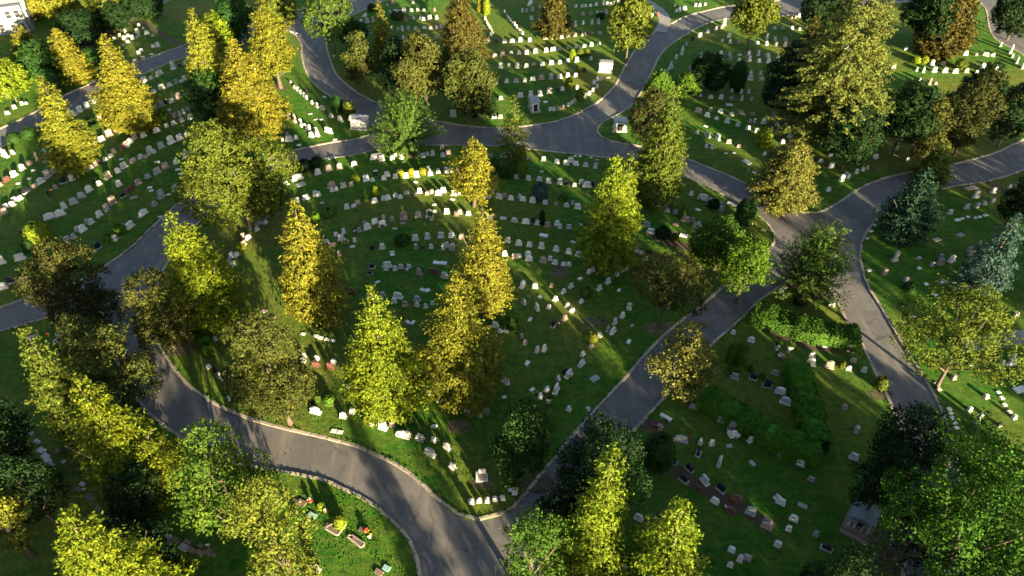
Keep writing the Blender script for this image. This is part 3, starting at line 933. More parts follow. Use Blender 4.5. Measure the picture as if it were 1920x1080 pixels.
# ------------------------------------------------------------------ headstones, monuments, flush markers
def tablet_mesh(style):
    """unit headstone: 1 wide, 1 deep, 1 high, front towards -Y; stands on a plinth 0.17 high"""
    bm = bmesh.new()
    z0 = 0.17
    if style == "serp":
        top = [(0.47, 0.86), (0.36, 0.90), (0.22, 0.965), (0.0, 1.0), (-0.22, 0.965), (-0.36, 0.90), (-0.47, 0.86)]
    elif style == "round":
        top = [(0.47, 0.74), (0.42, 0.86), (0.28, 0.96), (0.0, 1.0), (-0.28, 0.96), (-0.42, 0.86), (-0.47, 0.74)]
    elif style == "flat":
        top = [(0.47, 0.98), (-0.47, 0.98)]
    elif style == "shoulder":
        top = [(0.48, 0.80), (0.34, 0.82), (0.30, 0.90), (0.0, 1.0), (-0.30, 0.90), (-0.34, 0.82), (-0.48, 0.80)]
    else:                                            # slant: leans back, higher behind
        top = [(0.46, 0.95), (-0.46, 0.95)]
    prof = [(-0.5, z0), (0.5, z0)] + top
    fr = [bm.verts.new((x, -0.5 + (0.32 * (z - z0) if style == "slant" else 0.06 * (z - z0)), z)) for x, z in prof]
    bk = [bm.verts.new((x, 0.5 - 0.06 * (z - z0), z)) for x, z in prof]
    f = bm.faces.new(fr)
    bm.faces.new(bk[::-1])
    n = len(prof)
    for i in range(n):
        j = (i + 1) % n
        bm.faces.new((fr[j], fr[i], bk[i], bk[j]))
    bmesh.ops.recalc_face_normals(bm, faces=bm.faces[:])
    bmesh.ops.bevel(bm, geom=[e for e in bm.edges if min(v.co.z for v in e.verts) > z0 + 0.3], offset=0.025, segments=1, affect='EDGES')
    front = max((q for q in bm.faces if q.normal.y < -0.5), key=lambda q: q.calc_area())
    if style in ("serp", "flat", "shoulder"):
        r = bmesh.ops.inset_region(bm, faces=[front], thickness=0.09, depth=-0.05)
    return bm_mesh(bm, "tablet_" + style)


def plinth_mesh():
    bm = bmesh.new()
    add_box(bm, (0, 0, 0.08), (1.24, 1.7, 0.18), 0.02)
    return bm_mesh(bm, "plinth")


def marker_mesh():
    bm = bmesh.new()
    add_box(bm, (0, 0, 0.3), (1, 1, 0.9), 0.0, 0.94)
    return bm_mesh(bm, "grave_marker")


TAB = {s: tablet_mesh(s) for s in ("serp", "round", "flat", "shoulder", "slant")}
for me in list(TAB.values()):
    me.materials.append(None)
PLINTH, MARK = plinth_mesh(), marker_mesh()
PLINTH.materials.append(None)
MARK.materials.append(None)


def setmat(o, m):
    o.material_slots[0].link = 'OBJECT'
    o.material_slots[0].material = m


ORD = ("first second third fourth fifth sixth seventh eighth ninth tenth eleventh twelfth thirteenth fourteenth fifteenth sixteenth seventeenth eighteenth nineteenth twentieth "
       "twenty-first twenty-second twenty-third twenty-fourth twenty-fifth twenty-sixth twenty-seventh twenty-eighth twenty-ninth thirtieth thirty-first thirty-second thirty-third "
       "thirty-fourth thirty-fifth thirty-sixth thirty-seventh thirty-eighth thirty-ninth fortieth").split()

# one line per row: the phrase that finds the row, then "tile x,y,w code" in survey-sheet units (code: colour, then f flush, m wide, t tall)
ROWS = [
    ("in the dirt path plot", "A 1000,185,20w 990,235,30w 1060,245,40w 1000,262,25g 925,262,25g 865,258,25p 905,232,15g 825,280,28w 898,285,35g 957,282,28w 985,275,18p 1035,210,16g 1098,258,16wf 922,305,28w 1105,340,30w 1140,335,30w 1020,368,30w 1000,385,28w 885,330,22g 640,380,30w 1090,390,24wf 1030,410,24wf 970,430,24gf"),
    ("along the street behind the dirt path", "A 805,205,18w 845,188,18w 917,150,18w 585,310,20p"),
    ("on the upper left road's far verge", "A 455,615,22w 475,612,20w 37,705,25w 57,820,35w 107,780,30w 162,752,26w 192,748,22g 560,572,44p"),
    ("along the upper left road kerb", "A 1360,450,22g 1332,462,22w 1298,475,25d 1250,498,34wt 1150,540,60g 1087,570,32g 1040,590,45w 685,740,30g 630,775,38w 580,805,45w 538,830,35w 508,835,35w"),
    ("second row below the upper left road", "A 1330,580,30w 1305,590,25w 1270,600,28g 1222,620,40w 1165,640,45g 1110,668,42g 1075,682,22d 1045,690,30g 720,860,30p 665,890,32w 605,905,25w"),
    ("third row below the upper left road", "A 1395,660,30p 1338,680,32g 1285,705,48p 1237,738,35w 1195,745,20d 1168,765,38g 1122,785,35g 840,945,30p 790,980,50p 735,1015,48w 690,1045,30p E 330,75,40g 272,110,45p 215,145,40p 165,185,40g 105,230,45w 50,265,55r 5,300,30p 95,70,35w 40,90,65w 1115,-215,22gf 1220,-245,20gf"),
    ("row beside two lime egg bushes", "A 1440,825,35g 1355,795,38g 1325,815,22w 1297,830,28w 1262,840,35p 1375,855,42w 1312,875,38w 1252,895,35w 1200,915,30w 1130,950,50w 1035,985,42w 975,1000,42p 940,1030,45g 910,1055,36p E 885,35,45r 920,20,30g 820,65,35p 800,92,32w 757,118,38w 722,140,35d 690,155,28p 657,175,32w 627,190,28w 600,205,30w 575,80,35w 447,160,55g 395,205,38g 350,240,50g 297,280,60w 250,315,38p 190,350,55d 145,400,45g 105,410,35g 92,445,40w 45,460,40w 35,500,45p"),
    ("middle row of the left lawn", "A 1345,980,40w 1297,1005,50w 1235,1030,55w 1165,1065,50g E 1165,25,45g 1110,62,30w 1085,68,50g 1050,95,30p 1015,100,45g 960,130,50p 895,170,50w 850,205,40w 780,245,55p 715,295,40w 690,280,30d 645,340,55w 590,385,55g 535,430,60g 553,240,35w 520,260,40w 460,280,50d 402,318,35p 350,365,40d"),
    ("row with the two wide white monuments", "E 1345,100,55g 1270,140,40w 1195,175,50p 1135,210,55g 1065,240,42g 1000,290,50p 945,335,45r 915,345,40r 860,300,40w 890,380,45d 815,430,60p 465,462,40w 437,515,75wm 360,535,80wm"),
    ("second row from the left road kerb", "E 770,475,40g 720,520,50w 660,570,45w 630,565,35g 600,625,55w 560,620,45g 535,675,40g 485,690,50g 165,650,30d"),
    ("row nearest the left road kerb", "E 1360,260,35p 1335,255,35p 1270,330,65gm 1165,385,55g 1115,440,40g 1035,510,80wm 940,600,70wm 890,595,30g 832,690,45g 705,755,60d"),
    ("near the dark maple at the left edge", "E 150,830,75wm 15,860,60w 85,1000,60d 30,1040,60w 175,1000,60w"),
    ("in the turf of the left lawn", "E 330,125,30wf 240,190,25wf 210,250,25wf 130,285,25wf 1130,130,35wf 1080,315,30wf 1090,338,30wf 1300,215,30wf 1215,365,25wf 1280,185,30wf 875,110,30wf 1155,525,25wf 1355,350,35wf 965,385,45pf"),
    ("winding row, oval's left end", "E 1912,560,25g 1868,570,35g 1852,620,35w 1812,610,32g 1790,680,45w 1750,665,30p 1755,730,45p 1705,805,40w 1668,810,40w 1655,850,35g 1680,875,40w F 10,580,35g 70,530,35w 30,575,35g 68,570,35w 10,620,30w"),
    ("along the curved road", "B 250,600,25g 280,635,25w 300,650,28w 322,670,28w 345,690,28g 365,710,30w 360,670,30d 405,745,32w 440,770,35w 480,785,45g 540,840,35w 608,870,50w 225,222,18wf 245,228,18wf 265,233,18wf 290,240,18wf 490,700,30wf"),
    ("slanting row by the white tomb", "A 1815,430,20w 1835,470,20d 1838,510,20w 1850,575,20g 1865,620,25d 1880,660,25w 1695,330,40w 1750,310,40w B 20,600,35d 60,690,30g 85,720,30w 105,750,30w 140,770,38w 135,725,22w 175,800,30g 215,815,35w 240,820,28p 230,850,30p 275,850,35p 280,880,32p 320,880,28w 330,910,30w 350,905,28g 365,940,30w 385,925,32w 400,985,35w 430,940,28g 443,980,35w 525,955,70wm"),
    ("beside the big round tree's kerb", "B 240,1015,65wm 290,1000,35w 195,1015,25w 225,975,30g 310,1045,30wf 570,1005,30wf 430,860,30gf 470,860,24gf 390,820,30gf 205,915,26gf"),
    ("rows behind the yellow tipped conifer", "B 945,40,20g 985,25,25p 1130,25,20g 963,92,20g 1005,88,30w 1030,85,20w 1065,85,40w 1120,80,32g 1165,78,28g 1210,78,25g 1283,78,22p 758,170,30w 800,165,45g 845,155,35p 775,120,15w 790,115,15w 1075,150,28p 1130,138,28g 1187,135,25g 1207,145,30w 1250,138,40w 1300,138,28g"),
    ("row by the tall bronze conifer", "B 745,240,30p 815,240,35g 870,220,25g 975,215,25g 1025,215,25g 1053,220,32w 1098,210,30g 1152,215,28w 1210,205,30w 1258,210,28p 1300,203,25w 1327,195,30g 1225,280,35w 1290,275,35p 1062,280,25w 1000,295,30g"),
    ("row under the small bronze conifer", "B 1675,310,28g 1728,305,35d 1790,308,35w 1845,302,40w 1903,298,35w C 127,298,30w 240,280,40p 298,278,32w 357,275,32w 400,265,30w 452,262,32p 515,255,42p 570,245,30r 630,245,30g"),
    ("row above the flat roofed tomb's row", "B 1720,408,40p 1775,400,40p 1837,385,30w 1893,388,30w C 105,388,35w 168,378,38w 245,372,35w 285,365,25g 303,362,30w 340,360,32g 405,350,32g 463,345,32w 520,338,32w 570,330,30w 625,320,30g"),
    ("long row ending at the flat roofed tomb", "B 1677,500,35p 1762,488,38w 1822,478,25w C 38,488,38w 105,485,38w 157,470,38p 218,470,35w 282,462,40w 343,456,32w 402,445,32w 465,442,35w 568,430,25w"),
    ("long row below the flat roofed tomb", "B 1725,605,45p 1805,595,35w C 28,590,40g 92,588,32g 150,578,48g 213,572,48p 282,568,40g 343,563,40w 400,553,35w 457,550,35w 522,515,38d"),
    ("row behind the narrow grey tomb", "B 1695,715,35p 1762,715,38p C 60,700,50wm 135,690,38w 200,688,40w 270,670,50g 330,655,30d 362,650,38w 240,735,30wf 690,560,30gf"),
    ("curved row, upper lawn's road tip", "C 275,795,28w 300,795,25w 335,790,35p 370,780,30p 407,760,28w 430,745,22w 450,740,35p 525,700,30w 555,680,30w 583,655,28w 612,630,30w 468,638,28w 590,600,25w 615,580,25w 640,575,25g B 1715,850,45g 1760,850,40p 1420,840,60g"),
    ("long climbing row near bronze conifers", "B 1790,90,18w 1805,112,18p 1817,132,18w 1830,148,18w 1845,165,18p 1860,182,18w 1875,200,18w 1890,218,18p 1905,235,18w C 75,245,18w 1650,140,1w"),
    ("short climbing row beside the bronze conifer", "B 1650,140,18w 1662,165,18p 1672,185,18w 1684,203,18w 1695,222,18p 1705,242,18w 1690,258,18w"),
    ("rows at the top edge of the upper lawn", "C 130,30,80wm 75,85,25w 105,85,30g 145,80,30g 200,60,25g 460,50,25w 505,50,22w 530,48,22w 565,45,25w 605,40,25w 660,35,25w 685,30,22w 710,30,22g 735,28,22w 762,25,22w 140,140,35w 190,138,30p 510,108,30g 565,108,25p 615,103,25w 640,100,20w 675,98,35g 455,190,35w 513,172,28w 575,175,35g 620,170,30g"),
    ("beside the concrete path at the top", "C 1003,130,35p 1050,115,25r 1185,85,28w 1205,82,25w 1240,70,40w 1172,45,22p 1320,45,25g 1350,45,22w 1388,38,25p"),
    ("curved row under the top road", "C 1222,390,30w 1230,355,25w 1255,325,22g 1300,290,30d 1350,265,45w 1408,235,32w 1468,215,30w 1505,205,35p 1525,185,40wt 1180,420,20w 1100,520,22w 1090,545,22w 1115,520,22g 1130,500,22w 1150,490,22w 1145,470,22w 1355,415,40w"),
    ("top rows of the right lawn", "C 1562,270,32g 1512,300,22w 1570,310,28w 1630,310,32p 1765,315,32w 1830,315,25w 1835,280,35g 1890,285,28g D 125,208,22w 183,210,30g 247,212,30g 308,215,32w 365,190,30p 375,225,20w 243,130,20p 270,128,20p 298,120,25w 332,125,22p 360,123,22p 430,120,18p 123,290,28g 197,295,38g 65,325,22w 135,328,28g 197,333,28w"),
    ("double row crossing the right lawn", "C 1503,388,32w 1567,395,32g 1638,395,28wf 1705,395,35w 1772,400,32w 1840,405,32w 1505,428,28g 1570,430,32g 1635,438,24w 1707,440,32w 1775,445,32w 1845,448,35w D 75,415,35w 147,418,32w 12,448,30w 80,452,35w 150,450,32w"),
    ("sunny row behind the large dark tree", "D 410,340,30w 475,348,28w 538,350,30p 645,355,40w 665,440,30w 980,490,30w 1070,360,30w"),
    ("short row by the dark columnar evergreen", "C 1285,525,30g 1285,495,28g 1575,520,35g 1720,530,22w 1787,535,30g 1855,530,25g 1715,575,45w 1793,578,45p D 90,535,25g"),
    ("row below the dark columnar evergreen", "C 1495,655,28g 1582,660,22w 1650,668,38w 1703,668,24w 1357,692,25w 1307,685,25w 1430,705,42w 1503,710,38w 1578,712,28g 1653,720,35w 1722,720,35g"),
    ("rows right of the hanging conifer", "C 1340,810,50p 1427,800,30p 1405,838,42w 1500,810,35w 1473,858,32w 1580,830,35w 1548,882,38w 1650,825,40p 1730,828,35p 1625,905,35w 1697,930,40w 1763,948,40w 1813,890,40w 1715,880,22g 1745,882,22g 1885,845,40g 1870,935,20w 1905,905,25g 1565,755,50wf 1395,910,25wf"),
    ("lowest rows by the hanging conifer", "C 1332,960,28w 1408,985,45g 1480,1005,38w 1560,1030,45p 1632,1058,35p 1398,1060,22w 1438,1070,25w G 1540,68,24wf 1600,65,26wf 1690,130,60gf 1745,208,22wf 1700,200,20p"),
    ("rows right of the giant conifer", "D 1207,380,35w 1285,380,22w 1430,388,35p 1497,395,35w 1572,398,28p 1643,402,38w 1693,405,24w 1135,360,35r 1253,470,38w 1330,475,40d 1620,490,45w 1722,498,45w 1148,508,28w 1195,515,48w 1270,517,42w 1347,520,45w 1423,525,42w 1503,522,35p 1575,528,30g 1648,530,38p 1725,545,50w 1775,635,28w 1163,600,35w 1240,605,38p 1285,605,20w 1258,660,40w"),
    ("by the road at the right edge top", "D 1820,380,50wt 1750,330,30w 1835,410,30g 1865,450,45g 1905,490,45g"),
    ("left of the pyramid conifer", "D 118,845,35p 45,890,42w 140,905,28w 200,910,35g 232,990,38w 180,1030,38w 103,940,25w 5,950,25w H 50,80,25w 20,245,30w"),
    ("in shade by the pyramid conifer", "H 525,85,40w 455,130,45w 530,170,50w 850,100,45w 1080,115,35w 1187,110,30w 757,190,28w 710,210,28w 640,225,28w 605,265,45w 655,240,35g 787,180,25p 510,335,40w 1000,40,22w"),
    ("behind the blue spruce by the right road", "H 980,415,28w 1695,350,50w 1570,385,60w 1690,420,38g 1630,435,38g 1578,455,35g 1503,465,45g 1385,500,45g 1815,315,25w 1862,300,20p 1440,548,40wf 1475,538,30wf 1515,525,20wf 1570,533,25wf 1600,525,25wf 1640,515,35wf 1540,318,100pf"),
    ("on the lawn right of the junction", "H 960,695,40p 985,840,50gt 1070,985,40g 915,935,45p 1520,770,40g 1560,755,38g 1600,720,25p 1530,800,50p 1685,760,55p 1320,820,35g 1255,875,40g 1315,865,60p 1395,845,60w 1390,1050,60w 1450,1040,45w 1490,1030,30w 1575,1010,40p 1080,700,40p 820,630,30wf 848,585,25wf 805,910,35wf 790,680,30gf 1290,690,55pf 1165,820,30wf 1165,895,30wf 1460,655,55pf 1330,990,65wf 1490,950,80gf"),
    ("beyond the loose wide tree", "L 1825,590,70w 1760,590,35w 1835,540,55w 1860,235,40g 1535,595,25w 1410,690,40p 1645,825,40w 1525,920,40w 1575,1010,60gt 1735,1030,45d 1845,975,35w 1735,790,25wf 1760,830,25wf 1780,880,25wf 1815,930,25wf 1890,770,90wf 1110,240,50wf 1280,90,30wf 1215,10,30wf 1290,730,30wf 1310,770,30wf 1380,910,24wf 1392,940,24wf 1405,975,24wf 1420,1010,24wf 1435,1045,24wf"),
    ("row in front of the long sunny hedge", "L 535,165,50g 30,300,60g 275,400,40w 400,430,70p 380,590,75w 395,530,50g 515,610,70p 655,625,45g 690,565,45p 765,640,40w 670,490,60w 500,455,60gf"),
    ("inside the bent hedge", "L 70,745,60d 170,795,65w 200,870,80w 125,655,50p 625,905,40p 715,1060,35g K 1600,690,60g 1735,695,60d 1835,750,65d 1910,790,40w"),
    ("near the slim twin evergreens", "K 1590,365,35w 1720,420,50w 1310,900,65g 1510,1000,70g 1590,1060,90p"),
    ("upper side of lower right double row", "O 1065,15,30p 1215,105,110gm 1355,118,40w 1340,200,60d 1435,130,45w 1490,265,80g 1590,70,60w 1720,105,65w 1275,310,65d 1175,260,50d 1385,400,75w 1500,460,70d 1610,540,85r 1715,625,75g 1835,700,75p 1910,520,50w 1565,140,45gf 1730,265,45gf"),
    ("lower side of lower right double row", "O 1235,390,70d 1340,460,60r 1460,540,60w 1570,610,75r"),
    ("at the bottom between the lime conifers", "O 910,665,65w 1060,655,65d 965,195,60g 815,1030,35w 1580,890,50w 1690,950,60g 1640,960,40w 1570,1000,40w 1905,855,40w"),
    ("in deep shade near the stone tomb", "P 175,215,65p 300,270,70w 385,385,50p 690,230,60w 165,550,65w 65,725,80p 260,670,60w 150,845,50w 495,880,80d 225,740,40w 420,780,35g 325,570,60pf 830,600,90pf 710,40,30g"),
    ("row behind the kerb at the oval's top", "G 115,110,25g 228,120,40g 322,138,42w 390,148,48w 425,130,50w 460,150,45w 530,160,42w 610,150,40p 600,172,35w 455,88,20wf 490,90,20wf 568,98,22wf F 1810,92,110wm 1695,90,25g 1640,80,40g 150,300,35p 217,292,42w 300,255,85wm 447,215,48w 525,192,50p 603,178,45p 708,155,48w 870,105,105wm 905,118,52w 983,110,40w 1008,92,30w 1050,105,45w 1110,95,25r 1150,97,25r 1203,95,42w 1175,82,30w 1235,80,35w 1272,80,35w 1345,90,38w 1385,70,45p 1340,30,35w 545,100,50gf 325,292,60gf"),
    ("second row from the top of the oval", "G 30,248,40g 118,258,40w 197,262,45w 262,278,45w 343,285,42w 395,290,32d 450,302,35w 500,285,45g 540,308,72wm 580,300,30d 213,200,26wf F 295,415,40g 360,395,50w 427,370,35w 450,375,40w 548,340,30w 578,332,30w 545,312,65p 630,310,48g 687,302,40p 795,265,48w 840,265,28w 860,225,35d 860,195,26wf 922,255,42w 945,230,50w 1005,245,45w 1030,220,45g 1080,240,50w 1157,235,45w 1255,222,42w 1312,205,35w 1370,205,42w 1242,185,30w 1410,200,30w"),
    ("third row from the top of the oval", "F 655,462,40w 703,450,35w 735,430,45p 855,420,50w 920,400,40w 950,400,45w 1005,380,42w 1040,388,38w 1083,360,42g 1150,370,28p 1178,350,42w 1232,362,35p 1267,352,40p 1312,365,52w 1350,345,48w 1425,365,48w 1470,360,40w 1665,385,55w 1692,355,42w 1628,345,35g 1750,390,52w 1790,375,40p 1835,400,48w 1910,400,25w 1150,275,25wf 475,425,26gf G 55,385,30w 80,408,48w 148,418,50w 238,428,42w 315,438,35p 392,448,42w 435,430,28g 472,465,52w 530,460,35d"),
    ("fourth row from the top of the oval", "F 745,630,35p 712,635,25d 787,590,40p 803,612,55w 857,572,52w 910,590,58w 920,535,30p 980,550,40p 1065,540,60p 1168,525,55p 1250,525,62w 1288,500,40g 1375,500,48w 1443,513,42p 1467,500,45p 1530,510,40w 1680,535,45w 1710,525,40p 1780,535,45wf 1860,560,52w 1285,437,30wf 1415,400,30wf 1060,570,36pf 1000,610,35pf G 15,560,50p 100,570,65w 152,555,30d 185,580,45w 255,595,50p 325,582,45w 345,603,35w 410,605,40w 492,605,35w 440,708,30wf 228,658,60wf"),
    ("beside the round flower bed in the oval", "F 578,660,40w 632,640,32w 615,688,55w 710,700,28w 695,740,35wf 510,705,35w 600,800,30p"),
    ("fifth row from the top of the oval", "F 1148,692,55w 1235,680,48w 1333,672,52w 1408,668,52w 1480,678,48p 1550,680,35w 1815,705,40w 1890,725,45w G 48,725,50w 125,735,45w 213,750,48w 318,768,48w 408,785,50w 478,805,50w 545,830,42wt"),
    ("sixth row from the top of the oval", "F 838,755,32d 910,752,48w 1152,750,35p 1203,748,32r 1262,748,35w 1348,752,30w 1375,740,35w 1418,740,35w 1408,758,50p 1790,800,45w 1860,820,45p 1895,810,35w 980,778,35wf 983,798,35wf G 20,820,50p 52,812,38w 115,800,50w 122,835,60w 225,850,60p 275,835,35w 308,860,45w 370,870,38w 410,870,38w"),
    ("innermost row of the oval", "F 838,892,50d 820,935,45d 945,885,82wm 937,905,40w 1002,905,38w 1045,895,45g 1102,888,38w 1085,915,35p 1175,940,55p 1190,915,30d 1280,930,82rm 1358,960,60w 1300,855,50wf 1350,858,50wf 875,995,35wf 1200,1050,36wf 1235,1054,36wf"),
    ("inner curved row, oval's right end", "G 550,930,25w 580,915,35w 425,1030,42w 370,1070,42w 75,1025,60w 165,1035,50w 285,1025,30p 490,970,30wf K 312,125,35w 265,180,35w 85,150,40w 180,190,52w 300,310,60d 70,395,30p 95,440,35p 180,495,50g 232,485,50w 110,580,40wf 130,265,35wf 200,105,25wf"),
    ("outer curved row, oval's right end", "G 755,945,35w 788,915,30w 820,900,38w 690,1000,42w 628,1045,38w K 498,140,38w 432,205,40w 377,265,45p 400,175,22w 770,55,30wf"),
    ("row nearest the straight road", "K 845,190,20w 795,245,45w 738,295,42w 690,350,32g 725,360,60w 628,390,32w 568,465,42p 508,520,40w 500,590,65w 408,670,70w 380,640,40d 332,700,30g 318,780,75w 250,775,45w 205,825,45w 408,915,35w 840,425,40wf 865,310,26pf 145,770,35wf 595,690,60gf 550,910,36gf"),
    ("rows left of the bend at the right", "G 995,420,25p 1052,455,42w 1105,450,32g 1115,485,42g 1175,500,40g 1290,365,32w 1375,400,80wm 1420,435,45g 1505,480,40g 1505,450,36g 1250,555,60p 1300,555,30p 1345,590,38w 1320,600,45p 965,590,60g 1000,640,65w 890,770,45w 930,790,35w 965,835,38w 1020,840,35w 980,800,60d 1340,475,35wf 1235,660,50wf 1180,580,40pf 1570,425,36wf 1600,440,36wf 1810,620,30pf"),
    ("row below the innermost row", "J 600,30,35p 685,75,75rm 820,100,48w 912,95,50g 895,120,50g 1022,108,82wm 995,140,50w 1075,165,55p 1162,125,55g 1160,165,38w 1222,180,28w 1272,155,30w 1200,52,36wf 1235,56,36wf 550,190,30gf 1095,285,36wf 1130,288,36wf"),
    ("left of the brightest lime conifer", "J 515,305,55g 590,290,50w 345,540,30w 345,570,25g 440,550,35w 430,595,62r 560,575,42w 537,615,55r 340,370,25wf 430,385,38wf 465,398,32wf 512,410,35wf 555,418,35wf 60,205,45pf 120,250,40pf"),
    ("row under two big middle conifers", "J 800,765,35p 1145,760,40w 1240,800,35w 1335,850,60w 1425,885,52w 1525,925,52w 1548,890,35p 1655,930,55p 1612,960,38w 665,745,36wf 725,755,36wf 1655,820,35wf 1785,825,35wf"),
    ("right of two big middle conifers", "J 1720,315,50w 1755,355,40w 1800,350,40wf 1730,620,30d 1720,670,35w 1795,725,68w"),
    ("lowest row above the lower road", "J 430,935,90wm 395,870,40d 630,970,60w 695,935,48w 838,1025,45w 890,995,55g 915,1050,68w 985,1030,50p 1283,1035,40wf 1140,885,45pf N 1060,72,108wm 1085,60,60g 1185,95,65g 1280,105,42w 1255,198,88gm 1375,155,60g 1415,295,55w 560,32,40wf 605,40,40wf"),
    ("at the left tip of the oval", "I 1320,375,35w 1545,640,30d 1590,690,60w 1505,610,35w 1690,190,45w 1710,310,50w 1775,280,25p 1290,260,30g 1345,275,25g 1550,405,40wf 1245,480,34pf 1650,835,40wf"),
    ("before the dark maple at the left road", "I 455,392,95w 405,430,30w 480,350,60g 235,395,60gf"),
    ("five low stones at the oval's lower tip", "N 1550,545,45w 1607,537,42w 1665,535,42w 1720,525,42w 1775,518,42w 1845,455,55wf"),
    ("on the sunny lower lawn", "N 405,640,60tf 330,550,60bf 275,540,50bf 715,820,52bf 745,850,52bf 525,722,52bf 566,755,52bf 770,745,55bf 940,1020,50tf 430,1030,80g 885,1050,60bf"),
    ("slab of the dim lower left walk", "M 570,455,55bf 595,415,45gf 640,500,60bf 665,530,60bf 690,560,60bf 715,590,60bf 770,630,55bf 790,645,55bf 815,670,55gf 870,690,55gf 915,680,55bf 900,660,50bf 945,740,55bf 985,765,50bf 930,735,50pf 1210,795,60gf 1270,815,55bf 1215,830,55bf 1325,870,75gf 1380,890,60bf 1440,910,60bf 1500,900,60bf 1530,920,50bf 1350,830,50bf 1450,860,50bf 330,215,60gf 345,245,60gf 360,275,60gf 300,170,55gf 455,250,40gf 420,180,50bf 230,50,30gf 270,110,50gf"),
]

ANG = [("near the dark maple", 0.42), ("before the dark maple", 0.35), ("round flower bed", 0.25), ("long sunny hedge", -0.32), ("inside the bent", -0.42), ("right of two big", -0.4),
       ("at the bottom between", -0.5), ("brightest lime", -0.25), ("loose wide tree", 0.25), ("right of the junction", 0.35), ("blue spruce", 0.3), ("stone tomb", -0.55), ("slim twin", -0.4),
       ("left of the pyramid", -0.1), ("pyramid conifer", 0.3), ("dirt path plot", 0.35), ("far verge", 0.42), ("left of the bend", -0.45), ("left tip of the oval", -0.9), ("turf of", 0.4), ("sunny lower lawn", -0.45),
       ("dim lower left walk", -0.5), ("five low", 0.1), ("street behind", 0.5), ("big round tree's", 0.2)]
stones = []                                          # [noun, colour, place, width, height, angle, phrase, ordinal, pixels]
for phrase, spec in ROWS:
    tile, row = None, []
    for tok in spec.split():
        if tok in TX:
            tile = tok
            continue
        mt = re.match(r"(-?\d+),(-?\d+),(\d+)([a-z])([a-z]?)$", tok)
        x, y, w = (int(v) for v in mt.groups()[:3])
        if w < 5:
            continue
        row.append([*TP(tile, x, y), w / 3.84, mt.group(4), mt.group(5)])
    row.sort(key=lambda r: r[0])
    pos = [G(r[0], r[1]) for r in row]
    count = {}
    for i, r in enumerate(row):
        p = pos[i]
        # direction of the row here: line through the nearest few neighbours
        near = sorted((q for j, q in enumerate(pos) if j != i and row[j][4] != "f" or len(row) < 4), key=lambda q: (q - p).length)[:5]
        near = [q for q in near if (q - p).length < 22]
        ang = 0.0
        if len(near) >= 2:
            X = np.array([[q.x - p.x, q.y - p.y] for q in near + [p]])
            X -= X.mean(0)
            ev, vec = np.linalg.eigh(X.T @ X)
            d = vec[:, 1]
            ang = math.atan2(d[1], d[0])
            while ang > math.pi / 2:
                ang -= math.pi
            while ang <= -math.pi / 2:
                ang += math.pi
            ang = max(-1.15, min(1.15, ang))
        noun = {"f": "grave_marker", "m": "family_monument"}.get(r[4], "headstone")
        k = count[noun] = count.get(noun, 0) + 1
        rr = random.Random(int(r[0] * 13 + r[1] * 7))
        for key, val in ANG:
            if key in phrase:
                ang = val
        ang += rr.uniform(-0.05, 0.05)
        wm = r[2] * mpp(p) / max(0.86, abs(math.cos(ang)))
        stones.append([noun, r[3], p, wm, r[4], ang, phrase, k, r[2], rr])

headst = sorted((s for s in stones if s[0] == "headstone"), key=lambda s: -s[8])
KEEP = {(s[8], s[2].x) for s in headst[:296]}
totals = {}
for s in stones:
    totals[(s[6], s[0])] = totals.get((s[6], s[0]), 0) + 1
far_V, far_Q, far_M = [], [], []
FARCOL = ["w", "g", "p", "d", "r"]


def label_of(c, what, k, n, phrase):
    """colour, what it is, which of its row, which row"""
    phrase = phrase.replace("slab of the", "on the")
    into = "" if phrase.split()[0] in PREP else "in "
    if n == 1:
        return f"{SWORD[c]} {what} {into}{phrase}"
    return f"{SWORD[c]} {what}, {ORD[k - 1]} from left {into}{phrase}"


